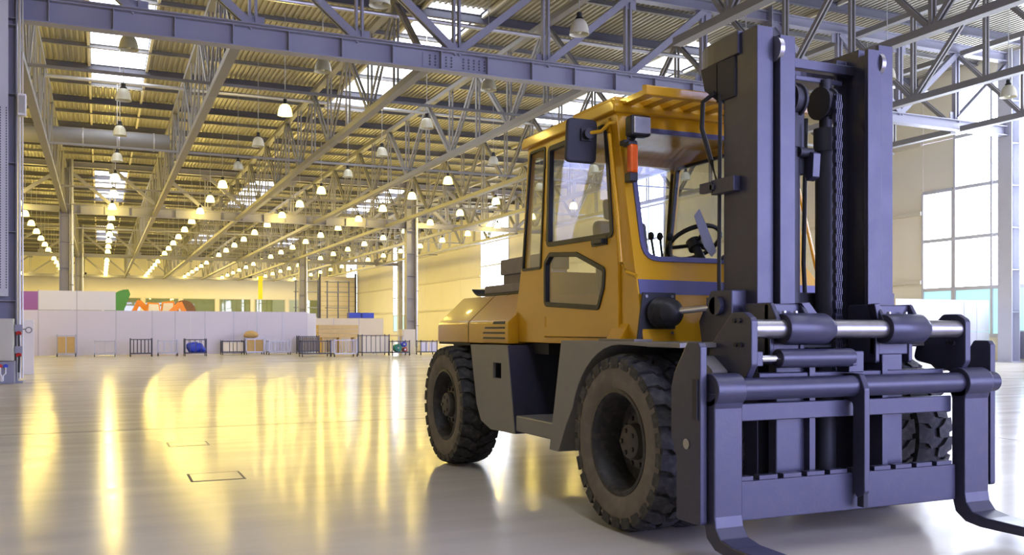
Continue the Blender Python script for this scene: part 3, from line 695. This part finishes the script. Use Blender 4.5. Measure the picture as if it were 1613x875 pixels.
# the right hand tank, plain mirror
MB().prism(tank, 4.5, 5.02, 'x').build('battery_box', Gry, FK, bevel=.004)
# ---- mast
def channel(x, sgn, y0, y1, z0, z1, w, t, name, m=Nav):
    """C section: web on the outside (x), flanges of width w reaching towards the mast centre (sgn)"""
    x1 = x + sgn*w
    p = [(x, y0), (x1, y0), (x1, y0+t), (x+sgn*t, y0+t), (x+sgn*t, y1-t), (x1, y1-t), (x1, y1), (x, y1)]
    return MB().prism(p, z0, z1, 'z').build(name, m, FK, bevel=.004)
ML, MR = 3.41, 4.44
channel(ML, 1, 4.25, 4.56, .22, 2.925, .115, .03, 'outer_mast_channel'); channel(MR, -1, 4.25, 4.56, .22, 2.925, .115, .03, 'outer_mast_channel')
channel(ML+.13, 1, 4.21, 4.50, .20, 2.875, .11, .03, 'inner_mast_channel'); channel(MR-.13, -1, 4.21, 4.50, .20, 2.875, .11, .03, 'inner_mast_channel')
for x in (ML+.117, MR-.147):
    MB().cyl((x, 4.262, 2.80), (x+.03, 4.262, 2.80), .075, 24).build('mast_roller', M['worn'], FK, 40)
# top tie: curved band bulging back over the cab
def sup(t): return (FX-.02-.53*math.copysign(abs(math.cos(t))**.55, math.cos(t)), 4.50+.46*math.sin(t)**.55)
def sui(t): return (FX-.02-.38*math.copysign(abs(math.cos(t))**.6, math.cos(t)), 4.46+.34*math.sin(t)**.6)
MB().prism([(ML-.02, 4.40)] + [sup(PI*k/24) for k in range(1, 24)] + [(MR+.0, 4.40), (MR-.13, 4.40)] + [sui(PI*(1-k/24)) for k in range(1, 24)] + [(ML+.13, 4.40)], 2.80, 2.935, 'z').build('mast_tie_top', Nav, FK, bevel=.006)
MB().box(ML-.012, ML+.06, 4.44, 4.62, 2.56, 2.80).prism([(4.60, 2.56), (4.74, 2.66), (4.78, 2.80), (4.60, 2.80)], ML-.012, ML+.06, 'x').build('tie_bracket', Drk, FK, bevel=.006)
MB().box(MR-.06, MR+.03, 4.40, 4.62, 2.50, 2.80).build('tie_bracket', Nav, FK, bevel=.006)
MB().box(ML+.14, MR-.14, 4.40, 4.46, 2.765, 2.825).build('inner_crossbar', Nav, FK, bevel=.005)
MB().box(ML+.24, MR-.24, 4.42, 4.48, 2.70, 2.73).build('inner_crossbar', Nav, FK, bevel=.005)
MB().box(ML+.10, MR-.10, 4.50, 4.58, 1.15, 1.42).build('mast_crossbar', Drk, FK, bevel=.005)
MB().box(ML, MR, 4.50, 4.56, .30, .62).build('mast_crossbar', Drk, FK, bevel=.005)
MB().box(3.32, 4.53, 4.34, 4.62, .095, .20).build('mast_foot_bar', Gry, FK, bevel=.005)
for x in (3.785, 4.065):
    cyl = MB().cyl((x, 4.42, .3), (x, 4.42, 2.30), .062, 20).build('lift_cylinder', Drk, FK, 40)
    MB().cyl((x, 4.42, 2.28), (x, 4.42, 2.42), .072, 20).build('gland', Drk, cyl, 40)
    MB().cyl((x, 4.42, 2.40), (x, 4.42, 2.72), .038, 16).build('piston_rod', Drk, cyl, 40)
def chain(x, y, z0, z1):
    mb = MB(); z = z0; k = 0
    while z < z1:
        for dx in ((-.022, -.008, .008, .022) if k % 2 else (-.015, .0, .015)):
            mb.prism(rnd([(y-.016, z-.030), (y+.016, z-.030), (y+.016, z+.030), (y-.016, z+.030)], .014, 2), x+dx-.003, x+dx+.003, 'x')
        mb.cyl((x-.028, y, z+.02), (x+.028, y, z+.02), .007, 6)
        z += .04; k += 1
    return mb.build('lift_chain', Nav, FK)
chain(4.046, 4.30, .9, 2.62)
for x in (3.80, 4.04):
    MB().lathe([(-.04, .0), (-.04, .10), (-.025, .10), (-.02, .085), (.02, .085), (.025, .10), (.04, .10), (.04, 0)], (x, 4.41, 2.57), 'x', 26).build('chain_sheave', Drk, FK, 35)
MB().box(3.70, 3.87, 4.38, 4.50, 2.12, 2.62).build('hose_guide', Drk, FK, bevel=.01)
MB().prism([(4.30, 2.24), (4.40, 2.28), (4.42, 2.18), (4.36, 2.08), (4.31, 2.10)], 3.865, 3.92, 'x').build('hose_clip', Nav, FK, bevel=.004)
MB().cyl((3.80, 4.36, 2.25), (3.90, 4.36, 2.25), .03, 10).build('clip_pin', Drk, FK, 40)
MB().box(ML-.05, ML+.0, 4.40, 4.62, 2.00, 2.09).build('mast_bracket', Nav, FK, bevel=.005)
MB().box(ML-.06, ML-.03, 4.60, 4.72, 2.02, 2.08).box(ML-.06, ML-.05, 4.58, 4.62, 2.03, 2.06).build('bracket_lug', Nav, FK)
MB().tube([(ML-.02, 4.62, 2.62), (ML-.05, 4.70, 2.58), (ML-.05, 4.71, 2.42), (ML-.02, 4.66, 2.22), (ML-.01, 4.6, 2.05)], .015).build('hydraulic_hose', M['rubber'], FK, 50)
for x in (3.86, 3.93, 4.0): MB().tube([(x, 4.52, 2.5), (x, 4.54, 1.6), (x, 4.50, 1.0)], .014).build('hydraulic_hose', M['rubber'], FK, 50)
MB().tube([(ML-.01, 4.58, 2.6), (ML-.012, 4.59, 1.5), (ML-.01, 4.58, 1.3)], .012).build('mast_side_pipe', Drk, FK, 50)
# tilt cylinders with bellows
for x, lx in ((3.205, 3.30), (4.66, 4.56)):
    bt = MB().lathe([(.0, .0), (.0, .075)] + [(-.03-.03*k, (.105 if k % 2 else .088)-.004*k) for k in range(7)] + [(-.24, .04), (-.25, 0)], (x, 4.98, 1.295), 'y', 24).build('tilt_bellows', M['rubber'], FK, 50)
    MB().cyl((x, 4.80, 1.30), (lx, 4.50, 1.325), .021, 14).build('tilt_rod', M['chrome'], bt, 40)
    MB().cyl((lx-.03, 4.46, 1.33), (lx+.05, 4.46, 1.33), .055, 16).box(lx-.03, lx+.05, 4.46, 4.54, 1.28, 1.38).build('rod_eye', Nav, bt, 40)
    MB().prism([(x-.15, 1.13), (x+.13, 1.13), (x+.13, 1.425), (x-.11, 1.425)], 4.955, 4.975, 'y').build('bellows_plate', Drk, FK, bevel=.004)
    for dx, dz in ((-.09, 1.40), (.10, 1.40), (.10, 1.17)): MB().cyl((x+dx, 4.945, dz), (x+dx, 4.956, dz), .011, 6).build('plate_bolt', M['worn'], FK)
for sg, x in ((-1, ML), (1, MR)):
    MB().prism([(4.34, 1.05), (4.62, 1.05), (4.66, 1.24), (4.54, 1.42), (4.34, 1.42)], x+(sg*.11 if sg < 0 else .0), x+(0 if sg < 0 else .11), 'x').build('tilt_lug', Nav, FK, bevel=.008)
# ---- carriage
SHZ = 1.195
for x, sg in ((3.165, 1), (4.745, -1)):
    pl = MB().prism(rnd([(4.02, .92), (3.965, 1.0), (3.965, 1.25), (4.03, 1.285), (4.13, 1.285), (4.33, 1.10), (4.36, 1.0), (4.20, .97)], .04), x-.022, x+.022, 'x').build('shaft_bracket', Nav, FK, bevel=.006)
    for yy, zz in ((4.10, 1.24), (4.06, 1.24), (4.09, 1.11), (4.05, 1.11)): MB().cyl((x-.036, yy, zz), (x+.036, yy, zz), .013, 8).build('bolt', Drk, pl)
    MB().prism(rnd([(4.16, .96), (4.30, 1.05), (4.33, 1.03), (4.20, .93)], .02), x-.12 if sg > 0 else x+.02, x-.02 if sg > 0 else x+.12, 'x').build('weld_web', Gry, pl)
MB().cyl((3.17, 4.03, SHZ), (4.74, 4.03, SHZ), .052, 28).build('upper_shaft', M['worn'], FK, 40)
for x0, x1 in ((3.40, 3.74), (4.135, 4.46)):
    MB().lathe([(x0, .0), (x0, .082), (x0+.02, .088), (x1-.05, .088), (x1, .058), (x1, 0)], (0, 4.03, SHZ), 'x', 28).build('shaft_sleeve', Nav, FK, 35)
for x0, x1, mir in ((3.36, 3.60, 0), (4.13, 4.42, 1)):
    s_ = MB().prism(rnd([(4.02, SHZ+.05), (4.08, SHZ+.145), (4.30, SHZ+.145), (4.30, SHZ-.2), (4.08, SHZ-.2), (4.08, SHZ)], .02), x0, x0+.03, 'x')
    s_.prism(rnd([(4.02, SHZ+.05), (4.08, SHZ+.145), (4.30, SHZ+.145), (4.30, SHZ-.2), (4.08, SHZ-.2), (4.08, SHZ)], .02), x1-.03, x1, 'x').box(x0, x1, 4.09, 4.13, SHZ-.15, SHZ+.14)
    sb = s_.build('sleeve_saddle', Nav, FK, bevel=.006)
    for x in (x0+.08, x1-.08): MB().cyl((x, 4.06, SHZ+.07), (x, 4.06, SHZ+.10), .012, 6).build('grease_nipple', M['worn'], sb)
MB().prism([(3.56, SHZ+.145), (3.62, SHZ+.15), (3.73, SHZ+.03), (3.68, SHZ+.0)], 4.06, 4.12, 'y').build('saddle_rib', Nav, FK, bevel=.004)
MB().prism([(4.10, SHZ+.145), (4.14, SHZ+.15), (4.18, SHZ+.03), (4.14, SHZ+.0)], 4.06, 4.12, 'y').build('saddle_rib', Nav, FK, bevel=.004)
sc_ = MB().cyl((3.345, 4.0, 1.035), (3.86, 4.0, 1.035), .052, 24).build('side_shift_cylinder', Nav, FK, 40, bevel=.004)
MB().cyl((3.20, 4.0, 1.035), (3.35, 4.0, 1.035), .022, 16).build('piston_rod', M['chrome'], sc_, 40)
MB().box(3.175, 3.225, 3.97, 4.03, .995, 1.075).build('rod_clevis', Nav, sc_, bevel=.005)
MB().box(3.85, 3.96, 4.0, 4.10, .95, 1.07).box(3.84, 3.87, 3.96, 4.0, .99, 1.06).build('cylinder_mount', Nav, sc_, bevel=.005)
for x in (3.36, 4.52): pass
MB().box(3.28, 4.66, 4.07, 4.15, .855, .955).build('carriage_top_bar', Nav, FK, bevel=.006)
MB().cyl((2.90, 4.0, .875), (5.0, 4.0, .875), .06, 28).build('fork_shaft', Nav, FK, 40)
MB().box(3.05, 4.68, 4.03, 4.07, .70, .795).build('carriage_mid_rail', Nav, FK, bevel=.005)
MB().box(3.05, 4.68, 4.0, 4.05, .175, .385).build('carriage_lower_beam', Nav, FK, bevel=.006)
for k in range(10):
    x = 3.06+k*.163; MB().box(x, x+.125, 4.0, 4.05, .385, .41).build('notch_tooth', Nav, FK, bevel=.003)
for x0, x1 in ((3.42, 3.62), (4.20, 4.36)): MB().box(x0, x1, 4.10, 4.17, .20, 1.10).build('carriage_upright', Nav, FK, bevel=.008)
for x in (3.62, 4.16): MB().box(x, x+.04, 4.06, 4.2, .2, 1.0).build('upright_web', Nav, FK)
hk = MB().prism(rnd([(3.91, .28), (3.91, .86), (3.95, .945), (4.08, .945), (4.08, .80), (4.0, .78), (4.0, .30), (3.97, .24)], .03), 3.875, 3.915, 'x').build('centre_hook_plate', Nav, FK, bevel=.006)
MB().box(3.878, 3.912, 3.92, 3.97, .20, .30).build('hook_latch', Drk, hk, bevel=.004)
for x, sg, nm in ((2.865, -1, 'l'), (5.0, 1, 'r')):
    pp = rnd([(4.0, .17), (4.0, 1.10), (4.02, 1.125), (4.12, 1.125), (4.24, .96), (4.27, .88), (4.27, .62), (4.22, .50), (4.22, .17)], .02)
    if sg > 0: pp = rnd([(4.0, .24), (4.0, 1.10), (4.02, 1.125), (4.12, 1.125), (4.24, .96), (4.22, .80), (4.06, .24)], .02)
    ep = MB().prism(pp, x-.022, x+.022, 'x').build('carriage_end_plate', Nav, FK, bevel=.006)
    MB().box(x+sg*.024-.006, x+sg*.024+.006, 4.02, 4.06, .72, .93).build('plate_bar', Drk, ep)
    MB().lathe([(-.028, .0), (-.028, .028), (.028, .028), (.028, 0)], (x, 4.12, .585), 'x', 18).build('plate_bush', M['worn'], ep, 40)
def fork(x0, x1):
    prof = [(4.06, .86), (4.06, .82), (4.045, .78), (4.045, .19), (4.02, .10), (3.95, .05), (3.85, .035), (2.55, .035), (2.55, .05), (3.0, .075), (3.80, .095), (3.90, .115), (3.94, .165), (3.95, .22), (3.95, .78), (3.94, .82), (3.94, .86)]
    o = MB().prism(prof, x0, x1, 'x').build('fork', Nav, FK, bevel=.008)
    MB().lathe([(x0, .056), (x0, .088), (x1, .088), (x1, .056)], (0, 4.0, .875), 'x', 24, closed=True).build('fork_eye', Nav, o, 40, bevel=.004)
    return o
fork(2.895, 3.075); fork(4.70, 4.90)
for ch in FK.children:                                     # bodywork sits this much above its drawing plane
    if not ch.name.startswith(('front_wheel', 'rear_wheel', 'front_axle', 'rear_axle')): ch.location.z += 0.035
# loads lying on the hood
def lying(name, x0, x1, y0, y1, z0, z1, label, cat, m):
    r = MB().box(x0, x1, y0, y1, z0+.035, z1+.035).build(name, m, None, bevel=.008); return tag(r, label, cat)
mt = MB(); pts = [(7.14+k*.05, 1.542+(.0 if k < 21 else (k-21)**2*.004)) for k in range(26)]
mt.prism(pts+[(y, z+.012) for y, z in reversed(pts)], 3.30, 3.75, 'x')
tag(mt.build('rubber_mat', M['rubber'], None, 40), 'black rubber mat with curled edge on the yellow hood', 'mat')
lying('timber_block', 3.32, 3.42, 7.22, 8.12, 1.523, 1.60, 'long weathered timber block lying lowest on the rubber mat', 'block', M['block'])
lying('timber_block', 3.46, 3.60, 7.22, 8.0, 1.523, 1.70, 'dark squared timber block behind the lowest one', 'block', M['block'])
lying('pale_block', 3.31, 3.41, 6.98, 7.12, 1.505, 1.60, 'small pale block at the foot of the cab rear post', 'block', M['cream'])
lying('pale_block', 3.44, 3.58, 6.92, 7.12, 1.505, 1.70, 'upright pale block holding up the beam end', 'block', M['cream'])
lying('timber_beam', 3.44, 3.60, 6.92, 8.02, 1.70, 1.845, 'thick grey timber beam end topmost behind the cab', 'beam', M['block'])

# ------------------------------------------------------------------ things along the back: partitions, trolleys, machines
def partition(name, loc, label, segs, m, y, post=True, t=0.06):
    r = empty(name, loc); tag(r, label, 'partition')
    for x0, x1, z0, z1 in segs:
        MB().box(x0+.015, x1-.015, y, y+t, z0, z1).build('panel', m, r)
        if post: MB().box(x0-.015, x0+.015, y-.01, y+t+.01, z0, z1+.02).build('post', M['greywire'], r)
    return r
Y0 = 48.0
xs = [-3.8, -2.6, -0.99, 0.70, 2.31, 3.35, 4.74, 6.1, 7.24, 8.5, 9.80]
partition('partition_wall', (3, Y0, 0), 'long low lilac-white exhibition partition behind the trolleys', [(a, b, 0.02, 2.14) for a, b in zip(xs[:-1], xs[1:])], M['lilac'], Y0)
for k, (a, b) in enumerate(zip(xs[:-1], xs[1:])):
    if k in (5, 7): MB().box(a+.7, a+.72, Y0-.012, Y0-.001, .6, 2.1).build('panel_joint', M['white'], bpy.data.objects['partition_wall'])
partition('raised_partition', (-1, Y0, 0), 'taller pale board row rising over the left end of the partition', [(-2.6, -0.99, 2.16, 3.05), (-0.99, 0.70, 2.16, 3.05)], M['white'], Y0)
partition('return_panel', (10, Y0, 0), 'narrow white panel at the end of the lilac partition', [(9.82, 10.3, 0.02, 2.08)], M['white'], Y0+.3)
partition('cream_partition', (12, 50, 0), 'cream partition behind the timber stack', [(10.3, 11.6, 0.02, 1.85), (11.6, 13.0, .02, 1.85), (13.0, 14.4, 0.02, 1.85)], M['cream'], 50.0)
o = MB().box(-1.93, -1.66, 28.7, 28.76, 0.0, 1.5).build('white_board', M['white'], None, bevel=.005); tag(o, 'narrow white board standing by the left column', 'board')
o = MB().box(-4.6, -3.0, 56, 56.06, 1.2, 3.3).build('purple_board', M['purple']); MB().box(-4.5, -4.4, 56, 56.06, 0, 1.2).box(-3.2, -3.1, 56, 56.06, 0, 1.2).build('leg', M['greywire'], o); tag(o, 'purple board peeping over the partition by the column', 'board')

def trolley(u, label, w, h, dep, m, bars=4, solid=None, rot=0):
    r = empty('cage_trolley', (u[0], u[1], 0)); tag(r, label, 'trolley', 'cage trolleys along the partition'); x, y = u
    MB().box(x-w/2, x+w/2, y-dep/2, y+dep/2, .12, .17).build('base', m, r)
    for sx in (-1, 1):
        for sy in (-1, 1):
            px, py = x+sx*(w/2-.02), y+sy*(dep/2-.02)
            MB().box(px-.02, px+.02, py-.02, py+.02, .12, h+.04).build('post', m, r)
            MB().cyl((px-.015, py, .06), (px+.015, py, .06), .06, 12).build('caster', M['black'], r)
    for sy in (-1, 1):
        yy = y+sy*(dep/2-.02)
        MB().box(x-w/2, x+w/2, yy-.015, yy+.015, h-.035, h).build('rail', m, r)
        for k in range(bars):
            xx = x-w/2+w*(k+1)/(bars+1); MB().box(xx-.012, xx+.012, yy-.01, yy+.01, .17, h-.03).build('bar', m, r)
    for sx in (-1, 1):
        xx = x+sx*(w/2-.02)
        MB().box(xx-.012, xx+.012, y-dep/2, y+dep/2, h-.035, h).build('rail', m, r)
        for k in range(2):
            yy = y-dep/2+dep*(k+1)/3; MB().box(xx-.01, xx+.01, yy-.01, yy+.01, .17, h-.03).build('bar', m, r)
    if solid:
        for a in (0, 1):
            MB().box(x-w/2+.05+a*(w/2-.03), x-.03+a*(w/2-.02), y-dep/2+.03, y-dep/2+.05, .17, h-.06).build('sheet', solid, r)
    return r
DW, GW = M['darkwire'], M['greywire']
TR = [((-1.40, 47.0), 0.80, 0.97, 0.6, GW, 1, M['cardboard'], 'grey cage trolley filled with cardboard, leftmost by the partition'),
      ((0.20, 46.3), 0.90, 0.72, 0.6, GW, 1, None, 'empty low grey trolley, second from the left'),
      ((1.72, 45.7), 0.95, 0.80, 0.7, DW, 5, None, 'dark barred cage trolley, third from the left'),
      ((2.90, 46.3), 0.88, 0.72, 0.6, GW, 2, None, 'pale thin trolley between the dark cage and the blue load'),
      ((4.08, 45.8), 0.98, 0.78, 0.7, DW, 3, None, 'dark cage trolley carrying the blue tarpaulin'),
      ((5.95, 47.3), 1.05, 0.68, 0.8, DW, 2, M['cream'], 'dark trolley with two cream panels left of the sacks'),
      ((6.95, 47.0), 0.88, 0.80, 0.7, GW, 1, M['cardboard'], 'grey trolley with cardboard panels under the tan sack'),
      ((8.05, 46.5), 1.08, 0.68, 0.7, GW, 6, None, 'grey barred trolley beside the cardboard load'),
      ((9.65, 47.3), 1.05, 0.90, 0.6, DW, 9, M['block'], 'tall dark close-barred trolley behind the front ones'),
      ((8.98, 42.4), 1.32, 0.72, 0.7, DW, 4, None, 'dark open trolley standing in front of the others'),
      ((10.20, 41.9), 1.08, 0.77, 0.7, GW, 3, None, 'pale grey trolley left of the tall boarded cage'),
      ((12.0, 43.4), 1.36, 0.97, 0.8, DW, 5, M['cream'], 'tall dark cage with cream boards before the cream partition'),
      ((13.15, 43.0), 0.88, 0.69, 0.7, DW, 2, None, 'dark cage trolley holding coloured rolls'),
      ((14.72, 43.5), 0.88, 0.68, 0.7, DW, 2, M['lilac'], 'dark trolley nearest the forklift rear wheel')]
for u, w, h, dp, m, b, so, lb in TR: trolley(u, lb, w, h, dp, m, b, so)
def blob(name, c, s, m, label, cat, seed=1, amp=.18, lowz=0):
    rr = random.Random(seed); mb = MB(); n, k = 18, 10; vs = []
    ph = [rr.uniform(0, 6) for _ in range(6)]
    for i in range(k+1):
        t = PI*i/k
        for j in range(n):
            p = 2*PI*j/n; f = 1+amp*(math.sin(3*p+ph[0])*math.sin(2*t+ph[1])+.6*math.sin(5*p+ph[2]+3*t))
            vs.append((c[0]+s[0]*f*math.sin(t)*math.cos(p), c[1]+s[1]*f*math.sin(t)*math.sin(p), max(lowz, c[2]+s[2]*f*math.cos(t))))
    mb.face(vs, [(i*n+j, i*n+(j+1)%n, (i+1)*n+(j+1)%n, (i+1)*n+j) for i in range(k) for j in range(n)])
    return tag(mb.build(name, m, None, 50), label, cat)
blob('blue_tarpaulin', (4.10, 45.8, .36), (.40, .28, .26), M['blue'], 'crumpled bright blue tarpaulin in the dark cage', 'tarpaulin', 3, lowz=.175)
blob('tan_sack', (6.80, 47.0, .97), (.34, .28, .19), M['cardboard'], 'tan sack heaped on the cardboard trolley', 'sack', 5, .1, lowz=.81)
def roll(x, y, z, r, l, m, label):
    o = MB().lathe([(-l/2, .03), (-l/2, r-.02), (-l/2+.02, r), (l/2-.02, r), (l/2, r-.02), (l/2, .03)], (x, y, z), 'y', 24).build('cable_drum', m, None, 40)
    MB().cyl((x, y-l/2-.01, z), (x, y+l/2+.01, z), .05, 12).build('core', M['white'], o, 40); return tag(o, label, 'drum')
roll(13.05, 43.0, .36, .19, .4, M['green'], 'dark green drum in the trolley of coloured rolls')
roll(13.38, 43.06, .53, .13, .3, M['blue'], 'blue drum stacked above the red one')
roll(13.40, 42.95, .28, .11, .3, M['red'], 'small red drum beside the green one')
r = empty('timber_stack', (12, 48.6, 0)); tag(r, 'stack of pale timber packs on bearers before the cream partition', 'timber stack')
for k in range(3): MB().box(10.4, 12.55, 48.3, 49.0, .82+k*.23, 1.02+k*.23).build('timber_pack', M['wood'], r, bevel=.01)
for x in (10.6, 11.5, 12.3): MB().box(x, x+.12, 48.3, 49.0, 0, .82).build('bearer', M['wood'], r)
r = empty('work_table', (13.2, 45.2, 0)); tag(r, 'plywood topped table behind the coloured rolls', 'table')
MB().box(12.5, 14.0, 44.9, 45.6, .90, .96).build('table_top', M['wood'], r)
for x in (12.55, 13.9):
    for y in (44.95, 45.5): MB().box(x, x+.05, y, y+.05, 0, .90).build('leg', M['greywire'], r)
o = MB().box(14.05, 14.75, 45.4, 46.0, 0, 1.25).build('cream_cabinet', M['cream'], None, bevel=.01); MB().box(14.1, 14.7, 45.385, 45.40, .1, 1.2).build('door', M['cream'], o, bevel=.004); tag(o, 'cream cabinet behind the trolleys by the big column', 'cabinet')
r = empty('blue_bench', (13.6, 52, 0)); tag(r, 'blue slatted crate seen over the cream partition', 'crate')
for k in range(2): MB().box(12.9+k*.75, 13.6+k*.75, 51.8, 52.3, 1.9, 2.2).build('crate_side', M['blue'], r, bevel=.01)
MB().box(12.9, 14.35, 51.9, 52.2, 0, 1.9).build('crate_stand', M['greywire'], r)
# orange excavators, canopy, arch and banner behind the partition
def excavator(x, y, s, flip, label, canopy=None):
    r = empty('excavator', (x, y, 0)); tag(r, label, 'excavator', 'orange machines behind the partition'); f = -1 if flip else 1
    for dy in (-.8, .8): MB().prism(rnd([(x-1.5*s, 0), (x+1.5*s, 0), (x+1.7*s, .45*s), (x+1.5*s, .9*s), (x-1.5*s, .9*s), (x-1.7*s, .45*s)], .2), y+dy-.25, y+dy+.25, 'y').build('track', M['black'], r)
    MB().prism([(x-1.5*s, .95*s), (x+1.2*s, .95*s), (x+1.2*s, 1.9*s), (x-1.1*s, 2.0*s), (x-1.5*s, 1.7*s)], y-1, y+1, 'y').build('body', M['orange'], r, bevel=.05)
    cb = MB().prism([(x+f*.1*s, 1.9*s), (x+f*1.1*s, 1.9*s), (x+f*.95*s, 3.0*s), (x+f*.2*s, 3.05*s)], y-.9, y+.1, 'y').build('operator_cab', M['orange'], r, bevel=.04)
    MB().prism([(x+f*.22*s, 2.05*s), (x+f*1.0*s, 2.05*s), (x+f*.88*s, 2.9*s), (x+f*.28*s, 2.92*s)], y-.93, y-.9, 'y').build('cab_window', M['white'], cb)
    MB().beam((x+f*1.0*s, y+.4, 1.6*s), (x+f*2.4*s, y+.4, 3.0*s), rect(.3, .4)).beam((x+f*2.35*s, y+.4, 3.1*s), (x+f*3.0*s, y+.4, 1.7*s), rect(.25, .32)).build('boom', M['orange'], r)
    return r
excavator(2.9, 72, 1.05, False, 'orange digger under the green canopy behind the partition')
excavator(5.4, 76, 1.12, True, 'orange digger with raised arm right of the other one')
r = empty('green_canopy', (1.6, 81, 0)); tag(r, 'rounded green canopy rising over the orange digger', 'canopy')
ar = [(.3+1.8*(1-math.cos(t)), 2.6+1.9*math.sin(t)) for t in [PI*.5*k/8 for k in range(9)]]
MB().prism(ar+[(2.25, 4.1), (1.7, 2.6)], 81, 83, 'y').build('canopy_shell', M['greendome'], r)
for x in (.4, 1.7): MB().box(x, x+.1, 81, 81.1, 0, 2.6).build('leg', M['greywire'], r)
r = empty('arched_board', (6.3, 80, 0)); tag(r, 'brown arch-topped display behind the partition', 'display')
MB().prism([(5.3, 0), (7.2, 0)]+[(6.25+.95*math.cos(PI*k/10), 2.7+.95*math.sin(PI*k/10)) for k in range(11)], 80, 80.3, 'y').build('arch', M['brown'], r)
MB().box(5.85, 6.15, 79.95, 80, 0, 3.3).build('doorway', M['white'], r)
o = MB().box(14.9, 15.35, 98, 98.02, 4.4, 6.8).build('hanging_banner', M['banner']); MB().cyl((14.8, 98.01, 6.82), (15.45, 98.01, 6.82), .03, 8).build('banner_rod', M['greywire'], o); MB().tube([(15.12, 98.01, 6.8), (15.12, 98.01, 12.25)], .012, 6).build('banner_cord', M['greywire'], o); tag(o, 'narrow lemon yellow banner hanging in the far hall', 'banner')
for k, (x, lb) in enumerate(((22.5, 'first tall steel rack at the far corner'), (26.5, 'second tall steel rack at the far corner'))):
    r = empty('storage_rack', (x, 118, 0)); tag(r, lb, 'rack', 'far corner racks')
    for dx in (0, 1.4, 2.8): MB().box(x+dx, x+dx+.14, 118, 118.14, 0, 7.5).build('upright', M['darkwire'], r)
    for z in (2, 4, 6, 7.4): MB().box(x, x+2.9, 118, 119.2, z, z+.12).build('shelf', M['steel2'], r)
r = empty('roller_gate', (28.5, 125, 0)); tag(r, 'high roller gate beside the far racks', 'gate')
MB().box(27.5, 32.4, 126.5, 126.7, 0, 8.5).build('gate_leaf', M['cream'], r)
for k in range(12): MB().box(27.5, 32.4, 126.46, 126.5, .6+k*.65, .64+k*.65).build('slat_joint', M['steel2'], r)
MB().box(27.3, 27.55, 126.4, 126.8, 0, 9).box(32.3, 32.55, 126.4, 126.8, 0, 9).build('guide_rail', M['darkwire'], r)
# ---- right: booth and barrier
r = empty('white_booth', (29.5, 27, 0)); tag(r, 'white panelled booth standing before the tall glazing', 'booth')
nb = 7; bx0, bx1, by = 27.35, 32.3, 26.0
for k in range(nb):
    a = bx0+(bx1-bx0)*k/nb; b = bx0+(bx1-bx0)*(k+1)/nb
    for z0, z1 in ((0, 1.15), (1.15, 2.4)): MB().box(a+.012, b-.012, by, by+.05, z0+.01, z1-.006).build('panel', M['white'], r)
    MB().box(a-.008, a+.008, by+.01, by+.06, 0, 2.4).build('joint', M['mullion'], r)
MB().box(bx0-.05, bx0, by, by+2.2, 0, 2.4).build('return_panel', M['cream'], r)
r = empty('grey_barrier', (32, 24, 0)); tag(r, 'low grey barrier panel at the right edge of the hall', 'barrier')
MB().box(31.95, 32.0, 16, 25.2, .12, 1.15).build('barrier_panel', M['steel'], r); MB().box(31.93, 32.02, 16, 25.2, 1.15, 1.2).build('barrier_cap', M['mullion'], r)
for y in (16.1, 20.6, 25.1): MB().box(31.93, 32.02, y-.04, y+.04, 0, 1.15).build('post', M['mullion'], r)
# ---- electrical cabinet at the left column
r = empty('electrical_cabinet', (-2.1, 24.0, 0)); tag(r, 'beige electrical cabinet fixed to the left column', 'cabinet')
MB().box(-2.6, -1.80, 23.86, 24.24, .52, 1.48).build('body', M['boxbeige'], r, bevel=.01)
MB().box(-2.58, -1.82, 23.84, 23.86, .54, 1.46).build('door', M['boxbeige'], r, bevel=.006)
MB().box(-2.6, -1.78, 23.90, 24.24, 0.0, .51).build('plinth', M['steel'], r, bevel=.006)
for k, (x, m) in enumerate(((-2.06, M['red']), (-1.95, M['blue']))):
    s_ = MB().cyl((x, 23.86, .40), (x, 23.90, .40), .045, 14).build('socket', m, r, 40)
    MB().tube([(x, 23.86, .37), (x, 23.84, .24), (-2.03, 23.84, .16), (-2.03, 23.86, .05)], .018).build('plug_cable', M['white'], s_, 40)
MB().box(-2.07, -1.99, 23.84, 23.90, .06, .18).build('plug', M['white'], r, bevel=.01)
for z in (1.18, .68): 
    s_ = MB().box(-1.78, -1.62, 23.98, 24.14, z, z+.17).build('socket_box', M['steel'], r, bevel=.01)
    MB().cyl((-1.70, 24.0, z-.04), (-1.70, 24.06, z+.01), .06, 12).build('socket_cap', M['red'], s_, 40)
MB().tube([(-1.70, 24.03, 1.15), (-1.69, 24.03, .6), (-1.70, 24.05, .25)], .025).build('cable', M['black'], r, 40)
MB().lathe([(-.015, .05), (-.015, .075), (.015, .075), (.015, .05)], (-1.5, 24.06, 1.22), 'y', 18, closed=True).build('cable_hook', M['steel2'], r, 40)
MB().tube([(-1.62, 24.06, 1.24), (-1.55, 24.06, 1.24)], .015).build('hook_arm', M['steel2'], r)
fl_ = MB().box(-1.72, -1.55, 24.0, 24.2, 6.15, 6.65).build('floodlight', M['white'], None, bevel=.02); MB().box(-1.70, -1.57, 23.985, 24.0, 6.2, 6.6).build('lens', M['lens'], fl_); MB().tube([(-1.62, 24.2, 6.4), (-1.7, 24.3, 6.4)], .02).build('arm', M['galv'], fl_); tag(fl_, 'small white floodlight high on the left column', 'floodlight')
